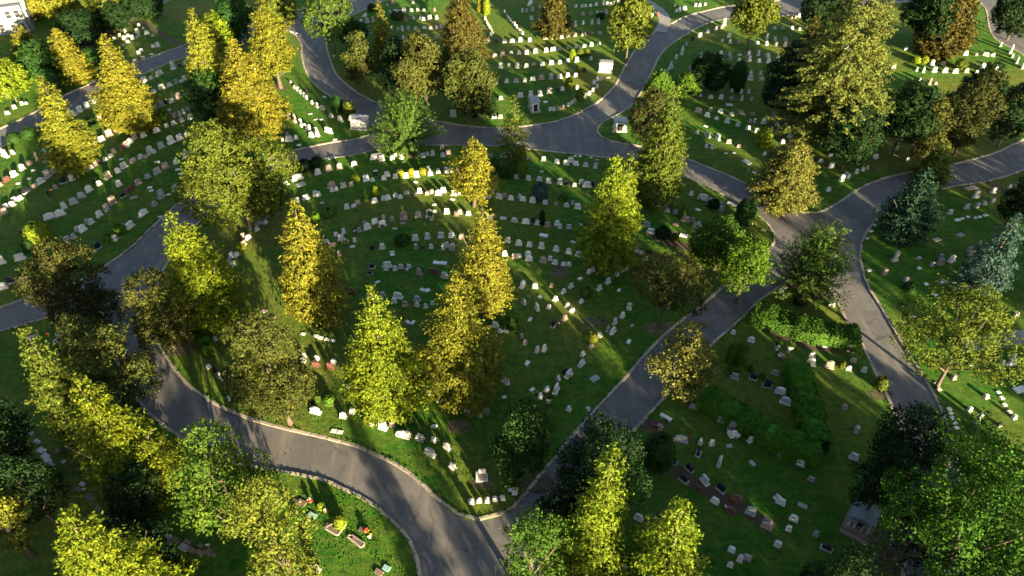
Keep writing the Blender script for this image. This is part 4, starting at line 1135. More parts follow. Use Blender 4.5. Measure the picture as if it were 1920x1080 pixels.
PREP = "in along behind beside near by left right beyond inside between at before on under".split()
for noun, c, p, wm, flag, ang, phrase, k, px, rr in stones:
    if noun == "grave_marker":
        o = link("grave_marker", MARK)
        setmat(o, STONE[c])
        wm = max(0.5, min(wm, 3.0))
        o.location = p
        o.scale = (wm, max(0.4, min(0.62 * wm, 0.9)) * rr.uniform(0.85, 1.15), 0.12 if c not in "bt" else 0.16)
        o.rotation_euler = (rr.uniform(-.02, .02), rr.uniform(-.02, .02), ang)
        what = "flat slab" if c in "bt" or phrase.startswith("slab") else "flush marker"
        tag(o, label_of(c, what, k, totals[(phrase, noun)], phrase),
            "grave marker", "flush grave markers set in the grass")
        continue
    wm = max(0.45, min(wm * 0.80, 2.6))
    if noun == "family_monument":
        h = rr.uniform(0.85, 1.0)
    else:
        h = min(1.05, max(0.62, wm * 1.05)) * rr.choice([0.72, 0.85, 0.92, 1.0, 1.05, 1.25]) * rr.uniform(0.93, 1.06)
        if flag == "t":
            h = 1.7
            wm = min(wm, 0.9)
    if phrase.startswith("five"):
        h = 0.5
    th = rr.uniform(0.24, 0.34)
    style = rr.choice(["serp", "serp", "serp", "flat", "flat", "shoulder", "round", "slant"]) if noun == "headstone" else rr.choice(["serp", "flat", "shoulder"])
    if noun == "headstone" and flag != "t" and (px, p.x) not in KEEP:
        # past the three hundred that show largest: one joined object
        me = TAB[style]
        rot = Matrix.Rotation(ang, 4, 'Z')
        M4 = Matrix.Translation(p) @ rot @ Matrix.Diagonal((wm / 1.1, th, h, 1))
        for src in (me, PLINTH):
            base = len(far_V)
            far_V += [M4 @ v.co for v in src.vertices]
            far_Q += [[base + i for i in f.vertices] for f in src.polygons]
            far_M += [FARCOL.index(c)] * len(src.polygons)
        continue
    o = link(noun, TAB[style])
    setmat(o, STONE[c])
    o.location = p
    o.scale = (wm / 1.1, th, h)
    o.rotation_euler = (rr.uniform(-.03, .03), rr.uniform(-.02, .02), ang)
    pl = link("plinth", PLINTH, o)
    setmat(pl, STONE[c if c in "wg" else ("g" if c == "d" else c)])
    what = "wide monument" if noun == "family_monument" else ("tall headstone" if flag == "t" else "headstone")
    tag(o, label_of(c, what, k, totals[(phrase, noun)], phrase), "monument" if noun == "family_monument" else "headstone",
        "wide family monuments" if noun == "family_monument" else "headstones standing in rows")
if far_V:
    me = bpy.data.meshes.new("distant_headstones")
    me.from_pydata([tuple(v) for v in far_V], [], far_Q)
    for c in FARCOL:
        me.materials.append(STONE[c])
    me.polygons.foreach_set("material_index", far_M)
    o = link("distant_headstones", me)
    tag(o, "many small headstones in the far rows of the lawns", "headstones", kind="stuff")

# ------------------------------------------------------------------ clipped shrubs and evergreens
def shrub(shape, colour, tile, x, y, w, h, label, **kw):
    """shrub standing at survey point, w by h survey units"""
    px, py = TP(tile, x, y)
    p = G(px, py)
    m = mpp(p)
    Rr = w / 3.84 * m / 2
    dep = p.y * CP + (CAM_H - p.z) * SP
    hh = max(0.5, (h / 3.84 - w / 3.84 * SP * 0.45) * dep / FOC / CP * 0.95)
    p = p + Vector((0, Rr * 0.7, 0))
    kw.setdefault("dens", 40 if Rr < 0.8 else 26)
    plant(shape, colour, p, hh, Rr, int(px * 3 + py), "shrub", label, "shrub", "shrubs between the headstones", **kw)


for a in [
    ("egg", "lime", "E", 270, 735, 180, 175, "big clipped lime egg shaped shrub above the dark maple"),
    ("egg", "deep", "E", 200, 780, 72, 90, "small dark egg shrub behind the big clipped lime one"),
    ("globe", "bright", "E", 775, 705, 82, 52, "low rounded shrub left of a headstone by the left road"),
    ("globe", "bright", "E", 857, 648, 82, 66, "low rounded shrub right of a headstone by the left road"),
    ("egg", "lime", "A", 1020, 950, 112, 115, "lime egg shrub at the foot of a golden conifer"),
    ("egg", "pine", "A", 1110, 898, 80, 92, "olive egg shrub next to the lime one by the conifer"),
    ("egg", "green", "A", 1172, 872, 76, 84, "dull green shrub, third beside the lime egg shrub"),
    ("globe", "lime", "E", 1735, 760, 60, 42, "little lime shrub in the winding row"),
    ("egg", "deep", "A", 650, 912, 70, 62, "dark shrub between the two outer golden conifers"),
    ("globe", "deep", "A", 200, 1010, 120, 90, "dark green shrub beside the outermost golden conifer"),
    ("globe", "deep", "A", 90, 1035, 100, 80, "dark shrub under the upper left road at the edge"),
    ("cone", "lime", "F", 862, 384, 72, 88, "lime cone shrub in the third oval row"),
    ("cone", "green", "F", 788, 418, 62, 86, "green cone shrub left of the lime cone"),
    ("globe", "lime", "F", 710, 276, 70, 50, "bright lime round shrub in the second oval row"),
    ("egg", "bright", "F", 428, 572, 62, 84, "green egg shrub beside the half shaded golden conifer"),
    ("globe", "green", "F", 520, 528, 116, 70, "wide green shrub among stones left of the oval"),
    ("egg", "lime", "F", 1045, 248, 46, 60, "small yellow shrub, left one of three among white stones"),
    ("egg", "gold", "F", 1117, 240, 48, 62, "small golden shrub, middle one of three among white stones"),
    ("globe", "gold", "F", 1200, 226, 62, 56, "small golden shrub, right one of three among white stones"),
    ("globe", "dark", "F", 345, 205, 112, 92, "dark spreading shrub at the road right of the big round tree"),
    ("globe", "dark", "F", 440, 196, 96, 102, "taller dark shrub beside the dark spreading one"),
    ("egg", "green", "F", 480, 205, 30, 50, "tiny green shrub beside a pale headstone at the top row"),
    ("egg", "deep", "F", 1780, 250, 56, 82, "dark egg shrub, left of a pair in the second oval row"),
    ("egg", "deep", "F", 1832, 254, 52, 82, "dark egg shrub, right of a pair in the second oval row"),
    ("globe", "deep", "F", 1715, 200, 82, 90, "dark shrub behind the golden conifer in the oval"),
    ("egg", "bright", "G", 68, 240, 102, 120, "bright green egg shrub in the second oval row"),
    ("globe", "blue", "G", 200, 412, 112, 130, "blue green round shrub in the third oval row"),
    ("cone", "bright", "G", 367, 410, 66, 58, "small green cone shrub right of the blue green one"),
    ("column", "dark", "G", 215, 588, 38, 108, "narrow dark evergreen spike in the fourth oval row"),
    ("cone", "bright", "G", 1238, 548, 86, 112, "green cone shrub in a row near the bend"),
    ("globe", "dark", "G", 1090, 690, 112, 96, "dark shrub on a mulch bed near the bend"),
    ("egg", "pine", "G", 1172, 702, 50, 58, "little yellow green shrub at the end of the mulch bed"),
    ("column", "deep", "G", 1640, 606, 86, 208, "dark multi stemmed evergreen by the right road, taller stem"),
    ("column", "deep", "G", 1700, 596, 70, 190, "dark multi stemmed evergreen by the right road, shorter stem"),
    ("globe", "deep", "G", 1745, 530, 56, 62, "small dark shrub at the kerb by the multi stemmed evergreen"),
    ("globe", "dark", "G", 1455, 470, 92, 70, "dark shrub beside headstones below the right road"),
    ("globe", "deep", "F", 1050, 742, 112, 92, "dark round shrub standing alone in the oval"),
    ("egg", "deep", "K", 5, 355, 80, 110, "dark shrub right of two big middle conifers"),
    ("egg", "green", "J", 1805, 330, 66, 80, "green egg shrub beside the dark side conifer"),
    ("egg", "bright", "J", 1858, 358, 64, 86, "green egg shrub, right neighbour of another egg shrub"),
    ("globe", "bright", "I", 1465, 478, 124, 104, "clipped bright green shrub, rear one of a touching pair"),
    ("globe", "bright", "I", 1500, 530, 122, 104, "clipped bright green shrub, front one of a touching pair"),
    ("globe", "grey", "I", 1752, 372, 66, 60, "grey green shrub left of the olive round tree"),
    ("globe", "deep", "I", 1400, 400, 72, 56, "dark low shrub behind the touching pair"),
    ("globe", "green", "J", 525, 890, 82, 74, "dark green shrub right of a sunlit monument"),
    ("egg", "green", "J", 440, 860, 56, 56, "small shrub behind a sunlit monument"),
    ("egg", "lime", "J", 795, 1015, 40, 46, "tiny green shrub left of the lowest row headstones"),
    ("globe", "green", "K", 535, 110, 86, 76, "leafy shrub beside a headstone in the outer curved row"),
    ("egg", "gold", "K", 582, 430, 72, 64, "yellowish shrub in the row nearest the straight road"),
    ("column", "green", "K", 1570, 590, 62, 172, "slim upright evergreen, left of twins beside the round olive gold tree"),
    ("column", "green", "K", 1640, 602, 88, 195, "slim upright evergreen, right of twins beside the round olive gold tree"),
    ("globe", "green", "K", 1605, 660, 66, 58, "round shrub at the foot of the twin evergreens"),
    ("cone", "bright", "K", 1718, 640, 42, 62, "small cone shrub, upper of two inside the bent hedge"),
    ("cone", "bright", "K", 1802, 695, 44, 66, "small cone shrub, lower of two inside the bent hedge"),
    ("globe", "lime", "L", 95, 335, 70, 64, "lime shrub at the left end of the sunny hedge bed"),
    ("egg", "pine", "L", 898, 780, 98, 108, "olive egg shrub on the kerb of the right road"),
    ("egg", "pine", "L", 610, 618, 56, 56, "small olive shrub between headstones by the sunny hedge"),
    ("globe", "dark", "L", 310, 170, 92, 64, "dark mound shrub above the sunny hedge"),
    ("cone", "lime", "N", 465, 608, 66, 66, "lime cone shrub left of the stone edged plot"),
    ("egg", "lime", "N", 602, 738, 92, 96, "lime egg shrub inside the stone edged plot"),
    ("column", "deep", "B", 588, 815, 76, 120, "dark evergreen shrub, left one behind the white tomb"),
    ("column", "pine", "B", 672, 850, 82, 120, "evergreen shrub, right one behind the white tomb"),
    ("egg", "gold", "B", 120, 712, 62, 82, "golden egg shrub at the head of the slanting row"),
    ("egg", "lime", "C", 436, 432, 46, 66, "yellow green cone shrub, left of three in the upper lawn"),
    ("egg", "pine", "C", 490, 412, 50, 60, "yellow green cone shrub, middle of three in the upper lawn"),
    ("egg", "pine", "C", 540, 400, 38, 48, "yellow green cone shrub, right of three in the upper lawn"),
    ("egg", "lime", "C", 490, 522, 30, 46, "tiny yellow shrub at the end of a long row"),
    ("egg", "lime", "C", 408, 640, 50, 78, "golden egg shrub above the curved row tip"),
    ("egg", "bright", "C", 487, 722, 48, 76, "green egg shrub in the curved row tip"),
    ("egg", "lime", "C", 1812, 1060, 118, 138, "lime egg shrub near the pyramid conifer"),
    ("globe", "gold", "C", 985, 105, 44, 40, "yellow shrub beside the concrete path"),
    ("globe", "lime", "D", 1147, 465, 58, 56, "yellow green shrub, left of a pair by a white stone"),
    ("globe", "lime", "D", 1203, 463, 50, 56, "yellow green shrub, right of a pair by a white stone"),
    ("globe", "pine", "D", 1470, 510, 80, 82, "olive shrub amid the sunny rows beyond the giant conifer"),
    ("column", "gold", "B", 1620, 90, 52, 100, "yellow columnar evergreen, left one by the bronze conifer"),
    ("column", "lime", "B", 1660, 110, 46, 110, "yellow green columnar evergreen, right one by the bronze conifer"),
    ("egg", "deep", "B", 1248, 80, 56, 82, "dark egg shrub in the top rows"),
    ("globe", "dark", "B", 832, 85, 56, 56, "dark shrub at the top rows by the road"),
    ("globe", "deep", "B", 1000, 150, 52, 60, "green shrub, left of a pair in the top rows"),
    ("globe", "bronze", "B", 1042, 150, 42, 62, "reddish shrub, right of a pair in the top rows"),
    ("globe", "dark", "C", 640, 140, 62, 50, "small dark shrub left of the yellow green tree"),
    ("globe", "deep", "H", 1100, 1075, 90, 80, "dark shrub on the lawn right of the junction"),
    ("egg", "deep", "M", 375, 355, 46, 96, "dark slim shrub, left of two by the slab walk"),
    ("egg", "deep", "M", 425, 400, 52, 90, "dark slim shrub, right of two by the slab walk"),
    ("globe", "bright", "M", 1060, 850, 120, 90, "yellow green shrub at the middle of the slab walk"),
]:
    shrub(*a)


def hedge(px, width, h, label, colour="bright"):
    """clipped hedge following surveyed ground points"""
    P = smooth(GP(px), 0.35)
    rng = np.random.default_rng(int(px[0][0]))
    c0 = P[len(P) // 2]
    root = empty("hedge", (c0[0], c0[1], 0.1))
    tag(root, label, "hedge", "clipped hedges on the lower right lawn")
    C, N = [], []
    L = sum(np.linalg.norm(P[i + 1] - P[i]) for i in range(len(P) - 1))
    for _ in range(int(L * (width + 2 * h) * 46)):
        i = rng.integers(0, len(P) - 1)
        d = unit(P[i + 1] - P[i])
        nn = np.array([-d[1], d[0]])
        bul = 1 + 0.12 * math.sin(i * 0.5) + 0.08 * math.sin(i * 1.3 + 2)
        u = rng.uniform(-1, 1) * (width / 2 + h)
        if abs(u) < width / 2:
            off, z, nv = u, h * bul - 0.25 * (abs(u) / (width / 2)) ** 4, (0, 0, 1)
        else:
            off, z, nv = math.copysign(width / 2 * bul, u), h - (abs(u) - width / 2), (nn[0] * math.copysign(1, u), nn[1] * math.copysign(1, u), 0.35)
        q = P[i] + nn * off - c0 + d * rng.uniform(0, 0.35)
        C.append((q[0], q[1], max(z, 0.08) + rng.normal(0, 0.045)))
        N.append(nv)
    C, N = np.array(C), np.array(N)
    V, Q = leaf_cloud(C, N, np.full(len(C), 0.14), 5, 0.19, rng, 0.75, 0.8)
    # woody heart
    hv, hq = [], []
    for i, p in enumerate(P):
        d = unit(P[min(i + 1, len(P) - 1)] - P[max(i - 1, 0)])
        nn = np.array([-d[1], d[0]]) * (width / 2 - 0.15)
        a, b = p - c0 + nn, p - c0 - nn
        hv += [(a[0], a[1], 0), (a[0], a[1], h - 0.2), (b[0], b[1], h - 0.2), (b[0], b[1], 0)]
        if i:
            k = i * 4
            hq += [(k - 4 + j, k - 3 + j, k + 1 + j, k + j) for j in range(3)]
    V0 = len(V)
    V = np.concatenate([V, np.array(hv)])
    Q = np.concatenate([Q, np.array(hq) + V0])
    c = link("foliage", np_mesh("foliage", V, Q, LEAF), root)
    k = LEAFCOL[colour]
    c.color = (k[0], k[1], k[2], 1)


hedge([(1412, 594), (1440, 606), (1475, 618), (1510, 628), (1550, 637), (1600, 644)], 2.7, 1.8, "long sunny hedge between the two roads", "hedge")
hedge([(1312, 752), (1345, 771), (1390, 797), (1440, 825), (1490, 851), (1525, 862)], 2.3, 2.1, "long arm of the bent hedge below the round olive gold tree", "hedge_skylit")
hedge([(1487, 702), (1498, 735), (1508, 770), (1518, 810), (1527, 845)], 2.4, 2.1, "short arm of the bent hedge facing the right road", "hedge_skylit")

# ------------------------------------------------------------------ tombs and buildings
def tomb(px, py, w, d, h, rz, label, mat, roofmat, door=True, pitch=0.0, plinth=0.25):
    p = G(px, py)
    root = empty("mausoleum", p, rz)
    tag(root, label, "mausoleum")
    bm = bmesh.new()
    add_box(bm, (0, d / 2, plinth / 2 - 0.05), (w + 0.5, d + 0.5, plinth + 0.1), 0.03)
    link("plinth", bm_mesh(bm, "plinth", CONC), root)
    bm = bmesh.new()
    add_box(bm, (0, d / 2, plinth + h / 2), (w, d, h), 0.03)
    for sx in (-1, 1):
        for sy in (0.02, 0.98):
            add_box(bm, (sx * (w / 2 - 0.14), d * sy, plinth + h / 2 - 0.02), (0.34, 0.2, h - 0.05), 0.02)
    link("walls", bm_mesh(bm, "walls", mat), root)
    bm = bmesh.new()
    if pitch:
        zt = plinth + h
        X, Y0, Y1 = w / 2 + 0.2, -0.2, d + 0.2
        pts = [(-X, Y0, zt + .002), (X, Y0, zt + .002), (X, Y1, zt + .002), (-X, Y1, zt + .002), (-X, Y0, zt + .16), (X, Y0, zt + .16), (X, Y1, zt + .16), (-X, Y1, zt + .16), (-X, (Y0 + Y1) / 2, zt + pitch), (X, (Y0 + Y1) / 2, zt + pitch)]
        v = [bm.verts.new(q) for q in pts]
        for f in ((3, 2, 1, 0), (0, 1, 5, 4), (2, 3, 7, 6), (4, 5, 9, 8), (6, 7, 8, 9), (1, 2, 6, 9, 5), (3, 0, 4, 8, 7)):
            bm.faces.new([v[i] for i in f])
    else:
        add_box(bm, (0, d / 2, plinth + h + 0.12), (w + 0.36, d + 0.36, 0.24), 0.04)
        add_box(bm, (0, d / 2, plinth + h + 0.29), (w - 0.1, d - 0.1, 0.12), 0.03)
    link("roof", bm_mesh(bm, "roof", roofmat), root)
    if door:
        bm = bmesh.new()
        for sx in (-1, 1):
            add_box(bm, (sx * 0.24, -0.025, plinth + h * 0.39), (0.46, 0.06, h * 0.76), 0.015)
        dd = link("door", bm_mesh(bm, "door", BRONZE), root)
        bm = bmesh.new()
        add_box(bm, (0.07, -0.075, plinth + h * 0.4), (0.04, 0.05, 0.2), 0.01)
        link("handle", bm_mesh(bm, "handle", STONE["g"]), dd)
    return root


tomb(673, 243, 2.6, 1.7, 1.5, -0.10, "white tomb with ribbed grey roof beside the curved road junction", MARBLE, SLATE, pitch=0.55, door=False)
tomb(1135, 136, 2.4, 1.4, 1.4, -0.12, "flat roofed white tomb at the end of a long row near the road", MARBLE, SLATE, door=False)
tomb(1004, 211, 1.3, 2.1, 1.6, 0.25, "narrow grey roofed tomb set lengthwise above the upper road", MARBLE, SLATE, pitch=0.4, plinth=0.3)
tomb(1162, 247, 1.9, 1.5, 1.45, -0.05, "square cream tomb with grey roof on the lawn corner", MARBLE, STONE["g"])

# the stone tomb deep in the lower right, on a terrace, with a columned front
def columned_tomb():
    p = G(1608, 990)
    root = empty("columned_tomb", p, R(-36))
    root.scale = (0.64, 0.64, 0.64)
    tag(root, "grey stone tomb with columned porch and terrace in the lower right shade", "mausoleum")
    bm = bmesh.new()
    add_box(bm, (0, 0.9, 0.1), (4.0, 4.2, 0.4), 0.04)
    add_box(bm, (0, -1.75, 0.0), (4.0, 0.8, 0.26), 0.03)
    link("terrace", bm_mesh(bm, "terrace", STONE["b"]), root)
    bm = bmesh.new()
    add_box(bm, (0, 1.5, 1.35), (3.0, 2.4, 2.1), 0.03)
    link("walls", bm_mesh(bm, "walls", STONE["g"]), root)
    for x in (-1.25, -0.5, 0.5, 1.25):
        bm = bmesh.new()
        add_tube(bm, [(x, -0.4, 0.3), (x, -0.4, 0.45), (x, -0.4, 0.47), (x, -0.4, 2.25), (x, -0.4, 2.28), (x, -0.4, 2.4)], [0.2, 0.2, 0.14, 0.12, 0.18, 0.18], 10)
        link("column", bm_mesh(bm, "column", STONE["g"], True), root)
    bm = bmesh.new()
    v = [bm.verts.new(q) for q in ((-1.8, -0.8, 2.41), (1.8, -0.8, 2.41), (1.8, 2.9, 2.41), (-1.8, 2.9, 2.41), (-1.8, -0.8, 2.65), (1.8, -0.8, 2.65), (1.8, 2.9, 2.65), (-1.8, 2.9, 2.65), (0, -0.8, 3.35), (0, 2.9, 3.35))]
    for f in ((3, 2, 1, 0), (1, 2, 6, 5), (3, 0, 4, 7), (0, 1, 5, 8, 4), (2, 3, 7, 9, 6), (5, 6, 9, 8), (7, 4, 8, 9)):
        bm.faces.new([v[i] for i in f])
    link("roof", bm_mesh(bm, "roof", SHINGLE), root)
    bm = bmesh.new()
    add_box(bm, (0, 0.27, 1.15), (0.9, 0.06, 1.7), 0.02)
    link("door", bm_mesh(bm, "door", BRONZE), root)


columned_tomb()


def house():
    p = G(10, 66)
    root = empty("house", p, R(24))
    tag(root, "pale clapboard house with slate blue roof beyond the upper left trees", "house")
    w, d, h = 11.0, 9.0, 4.9
    bm = bmesh.new()
    add_box(bm, (0, d / 2, h / 2), (w, d, h))
    v = [bm.verts.new(q) for q in ((w / 2 - .002, 0, h), (w / 2 - .002, d, h), (w / 2 - .002, d / 2, h + 3.0), (-w / 2 + .002, 0, h), (-w / 2 + .002, d, h), (-w / 2 + .002, d / 2, h + 3.0))]
    bm.faces.new((v[0], v[1], v[2]))
    bm.faces.new((v[4], v[3], v[5]))
    add_box(bm, (3.2, -0.6, 3.0), (3.6, 1.5, 6.0))
    walls = link("wall", bm_mesh(bm, "wall", SIDING), root)
    bm = bmesh.new()
    for y0, y1 in ((-0.4, d / 2), (d + 0.4, d / 2)):
        vs = [bm.verts.new(q) for q in ((-w / 2 - .4, y0, h - .25), (w / 2 + .4, y0, h - .25), (w / 2 + .4, y1, h + 3.05), (-w / 2 - .4, y1, h + 3.05))]
        f = bm.faces.new(vs)
        r = bmesh.ops.extrude_face_region(bm, geom=[f])
        bmesh.ops.translate(bm, verts=[q for q in r["geom"] if isinstance(q, bmesh.types.BMVert)], vec=(0, 0, 0.18))
    bmesh.ops.recalc_face_normals(bm, faces=bm.faces[:])
    roof = link("roof", bm_mesh(bm, "roof", SHINGLE), root)
    bm = bmesh.new()
    add_box(bm, (-2.5, d * 0.62, h + 2.9), (0.8, 0.8, 1.8), 0.03)
    link("chimney", bm_mesh(bm, "chimney", TERRA), roof)
    for x, z, y in ((-4, 1.6, 0), (-2, 1.6, 0), (0, 1.6, 0), (-4, 4.2, 0), (-2, 4.2, 0), (0, 4.2, 0), (2.4, 4.4, -1.35), (4.0, 4.4, -1.35), (2.4, 1.7, -1.35), (4.0, 1.7, -1.35)):
        bm = bmesh.new()
        for bx, bz, sx, sz in ((-.5, 0, .1, 1.5), (.5, 0, .1, 1.5), (0, .75, 1.1, .1), (0, -.75, 1.1, .1), (0, 0, .9, .05)):
            add_box(bm, (x + bx, y - .03, z + bz), (sx, .1, sz))
        f = link("window", bm_mesh(bm, "window", STONE["g"]), root)  # frames grey instead of white, for the shade on the house
        bm = bmesh.new()
        add_box(bm, (x, y - .01, z), (.92, .04, 1.42))
        link("pane", bm_mesh(bm, "pane", GLASS), f)
    p2 = G(70, 18)
    r2 = empty("house", p2, R(30))
    tag(r2, "white walled house partly hidden at the top left edge", "house")
    bm = bmesh.new()
    add_box(bm, (0, 4, 2.6), (9, 7, 5.2))
    link("wall", bm_mesh(bm, "wall", SIDING), r2)
    bm = bmesh.new()
    v = [bm.verts.new(q) for q in ((-5, 0, 5.2), (5, 0, 5.2), (5, 8, 5.2), (-5, 8, 5.2), (-5, 4, 7.6), (5, 4, 7.6))]
    for f in ((0, 1, 5, 4), (2, 3, 4, 5), (1, 2, 5), (3, 0, 4), (3, 2, 1, 0)):
        bm.faces.new([v[i] for i in f])
    link("roof", bm_mesh(bm, "roof", SHINGLE), r2)
    for x in (-3, -1, 1, 3):
        bm = bmesh.new()
        add_box(bm, (x, .47, 3.6), (1.0, .1, 1.4))
        f = link("window", bm_mesh(bm, "window", WHITE), r2)
        bm = bmesh.new()
        add_box(bm, (x, .43, 3.6), (.8, .1, 1.2))
        link("pane", bm_mesh(bm, "pane", GLASS), f)


house()

# ------------------------------------------------------------------ benches, flowers, flag, statues, plot borders
def bench(tile, x, y, rz, label):
    p = G(*TP(tile, x, y))
    root = empty("stone_bench", p, rz)
    tag(root, label, "bench")
    bm = bmesh.new()
    add_box(bm, (0, 0, 0.46), (1.35, 0.45, 0.12), 0.02)
    link("seat", bm_mesh(bm, "seat", MARBLE), root)
    for sx in (-1, 1):
        bm = bmesh.new()
        add_box(bm, (sx * 0.45, 0, 0.2), (0.16, 0.36, 0.4), 0.02)
        link("leg", bm_mesh(bm, "leg", MARBLE), root)


bench("K", 1105, 985, R(-38), "white stone bench right of the magenta flower mound")
bench("L", 178, 65, R(40), "white stone bench on the turf above the sunny hedge")
bench("O", 1590, 68, R(-25), "pale bench between hedge and double row")


def flowers(tile, x, y, colours, size, label, pot=True):
    p = G(*TP(tile, x, y))
    rng = np.random.default_rng(int(x * 3 + y))
    root = empty("flower_pot" if pot else "flower_bed", p)
    tag(root, label, "flowers", "flowers left at the graves")
    z0 = 0.0
    if pot:
        bm = bmesh.new()
        add_tube(bm, [(0, 0, 0), (0, 0, 0.02), (0, 0, 0.22), (0, 0, 0.26)], [0.10, 0.11, 0.15, 0.16], 9)
        link("pot", bm_mesh(bm, "pot", TERRA), root)
        z0 = 0.25
    n = int(26 * size + 10)
    C = rng.normal(0, size * 0.36, (n, 3))
    C[:, 2] = z0 + np.abs(C[:, 2]) * 0.5 + 0.05
    V, Q = leaf_cloud(C, np.tile((0, 0, 1.0), (n, 1)), np.full(n, 0.12), 5, 0.16, rng)
    lv = link("leaves", np_mesh("leaves", V, Q, LEAF), root)
    lv.color = (*LEAFCOL["green"], 1)
    for ci, col in enumerate(colours):
        m = int(14 * size + 6)
        bm = bmesh.new()
        for _ in range(m):
            a, r = rng.uniform(0, 6.28), size * rng.uniform(0, 0.62)
            if len(colours) > 1:
                a = 6.28 * (ci + rng.uniform(0, 1.2)) / len(colours)
            r_ = bmesh.ops.create_icosphere(bm, subdivisions=1, radius=rng.uniform(0.06, 0.115))
            bmesh.ops.scale(bm, vec=(1, 1, 0.6), verts=r_["verts"])
            bmesh.ops.translate(bm, verts=r_["verts"], vec=(r * math.cos(a), r * math.sin(a), z0 + 0.14 + rng.uniform(0, 0.2) * size))
        link("blooms", bm_mesh(bm, "blooms", PETAL[col], True), root)


for a in [
    ("K", 1040, 1030, ["purple", "pink"], 0.85, "magenta flower mound at the straight road's lower end", False),
    ("K", 1068, 1050, ["white"], 0.4, "white flowers beside the magenta flower mound", True),
    ("O", 1262, 95, ["red"], 0.35, "red flowers at the right end of a long grey headstone", True),
    ("N", 1020, 62, ["red", "white", "blue"], 0.3, "red and white flowers at the big white monument", True),
    ("N", 1160, 92, ["orange", "white"], 0.3, "orange flowers at a grey headstone on the lowest row", True),
    ("N", 1200, 104, ["blue", "white"], 0.32, "blue and white flowers at a headstone on the lowest row", True),
    ("N", 392, 545, ["white", "red"], 0.4, "white and red flowers on the sunny lower lawn", True),
    ("N", 500, 612, ["white"], 0.28, "white flowers right of the lime cone shrub", True),
    ("N", 295, 622, ["white"], 0.24, "small white flowers near the loose yellow green tree", True),
    ("N", 800, 762, ["red", "orange"], 0.35, "red flowers in the sunny lawn's dark bed", True),
    ("N", 822, 790, ["yellow", "white"], 0.42, "yellow flowers in the sunny lawn's dark bed", False),
    ("N", 408, 1000, ["white", "pink"], 0.4, "white and pink flowers beside a grey slab at the bottom", True),
    ("F", 640, 712, ["white", "yellow"], 1.0, "crescent bed of white flowers round a headstone in the oval", False),
    ("F", 712, 640, ["white"], 0.3, "white flowers beside a small pink headstone", True),
    ("F", 912, 598, ["white", "pink"], 0.45, "pink and white flowers before a pale headstone in the oval", True),
    ("F", 1250, 535, ["white", "red"], 0.35, "flowers along a white headstone in the fourth oval row", False),
    ("F", 1150, 372, ["white"], 0.2, "white flowers at a small pink headstone in the oval", True),
    ("F", 1088, 918, ["pink", "white"], 0.35, "pink wreath in the innermost row", True),
    ("J", 1075, 172, ["white", "yellow"], 0.5, "flower mound before a pink headstone under the innermost row", False),
    ("L", 165, 535, ["white", "pink"], 0.75, "round bed of white flowers between two urns", False),
    ("L", 170, 355, ["yellow", "white"], 0.8, "golden bed of plants before the sunny hedge", False),
    ("L", 670, 495, ["white"], 0.3, "white flowers at the right end of the sunny hedge", True),
    ("L", 375, 420, ["orange", "white"], 0.3, "orange flowers at a sunlit headstone by the hedge", True),
    ("K", 335, 862 - 555, ["white"], 0.2, "white flowers by a black headstone in the inner curved row", True),
    ("K", 422, 694, ["yellow"], 0.2, "yellow flowers below wide pale headstones", True),
    ("E", 370, 350, ["white", "red"], 0.35, "white and red flowers beside a black headstone of the left lawn", True),
    ("A", 1305, 475, ["pink"], 0.3, "pink flowers at a black headstone by the upper left road", True),
    ("I", 350, 385, ["red"], 0.3, "red flowers left of the white slab at the left road", True),
    ("O", 1222, 382, ["white"], 0.16, "white flowers at a black headstone of the double row", True),
    ("O", 1350, 455, ["red"], 0.22, "red flowers at a red headstone of the double row", True),
    ("O", 1535, 590, ["white"], 0.22, "white flowers left of the lowest red headstone", True),
    ("K", 1250, 870, ["yellow", "white"], 0.3, "pale yellow flowers by the long hedge arm", True),
    ("M", 1500, 870, ["white"], 0.3, "white flowers on the lower left slab walk", True),
    ("M", 620, 462, ["red", "white"], 0.22, "red flowers at the upper end of the slab walk", True),
    ("G", 1355, 405, ["pink", "white"], 0.3, "pink flowers before the wide monument by the right road", True),
]:
    flowers(*a)


def urn(tile, x, y, label):
    p = G(*TP(tile, x, y))
    root = empty("planter_urn", p)
    tag(root, label, "urn")
    bm = bmesh.new()
    add_tube(bm, [(0, 0, 0), (0, 0, 0.08), (0, 0, 0.12), (0, 0, 0.3), (0, 0, 0.45), (0, 0, 0.7), (0, 0, 0.74)], [0.28, 0.28, 0.12, 0.11, 0.3, 0.42, 0.46], 12)
    link("bowl", bm_mesh(bm, "bowl", STONE["g"], True), root)
    rng = np.random.default_rng(int(x))
    C = rng.normal(0, 0.22, (40, 3))
    C[:, 2] = 0.85 + np.abs(C[:, 2]) * 1.2
    V, Q = leaf_cloud(C, np.tile((0, 0, 1.0), (40, 1)), np.full(40, 0.15), 6, 0.2, rng)
    lv = link("plant", np_mesh("plant", V, Q, LEAF), root)
    lv.color = (*LEAFCOL["green"], 1)


urn("L", 135, 480, "stone planter urn, left of two by the round flower bed")
urn("L", 225, 492, "stone planter urn, right of two by the round flower bed")
urn("K", 262, 858, "stone planter urn below the row nearest the straight road")
urn("F", 1262, 545, "small planter urn before a white headstone in the oval")


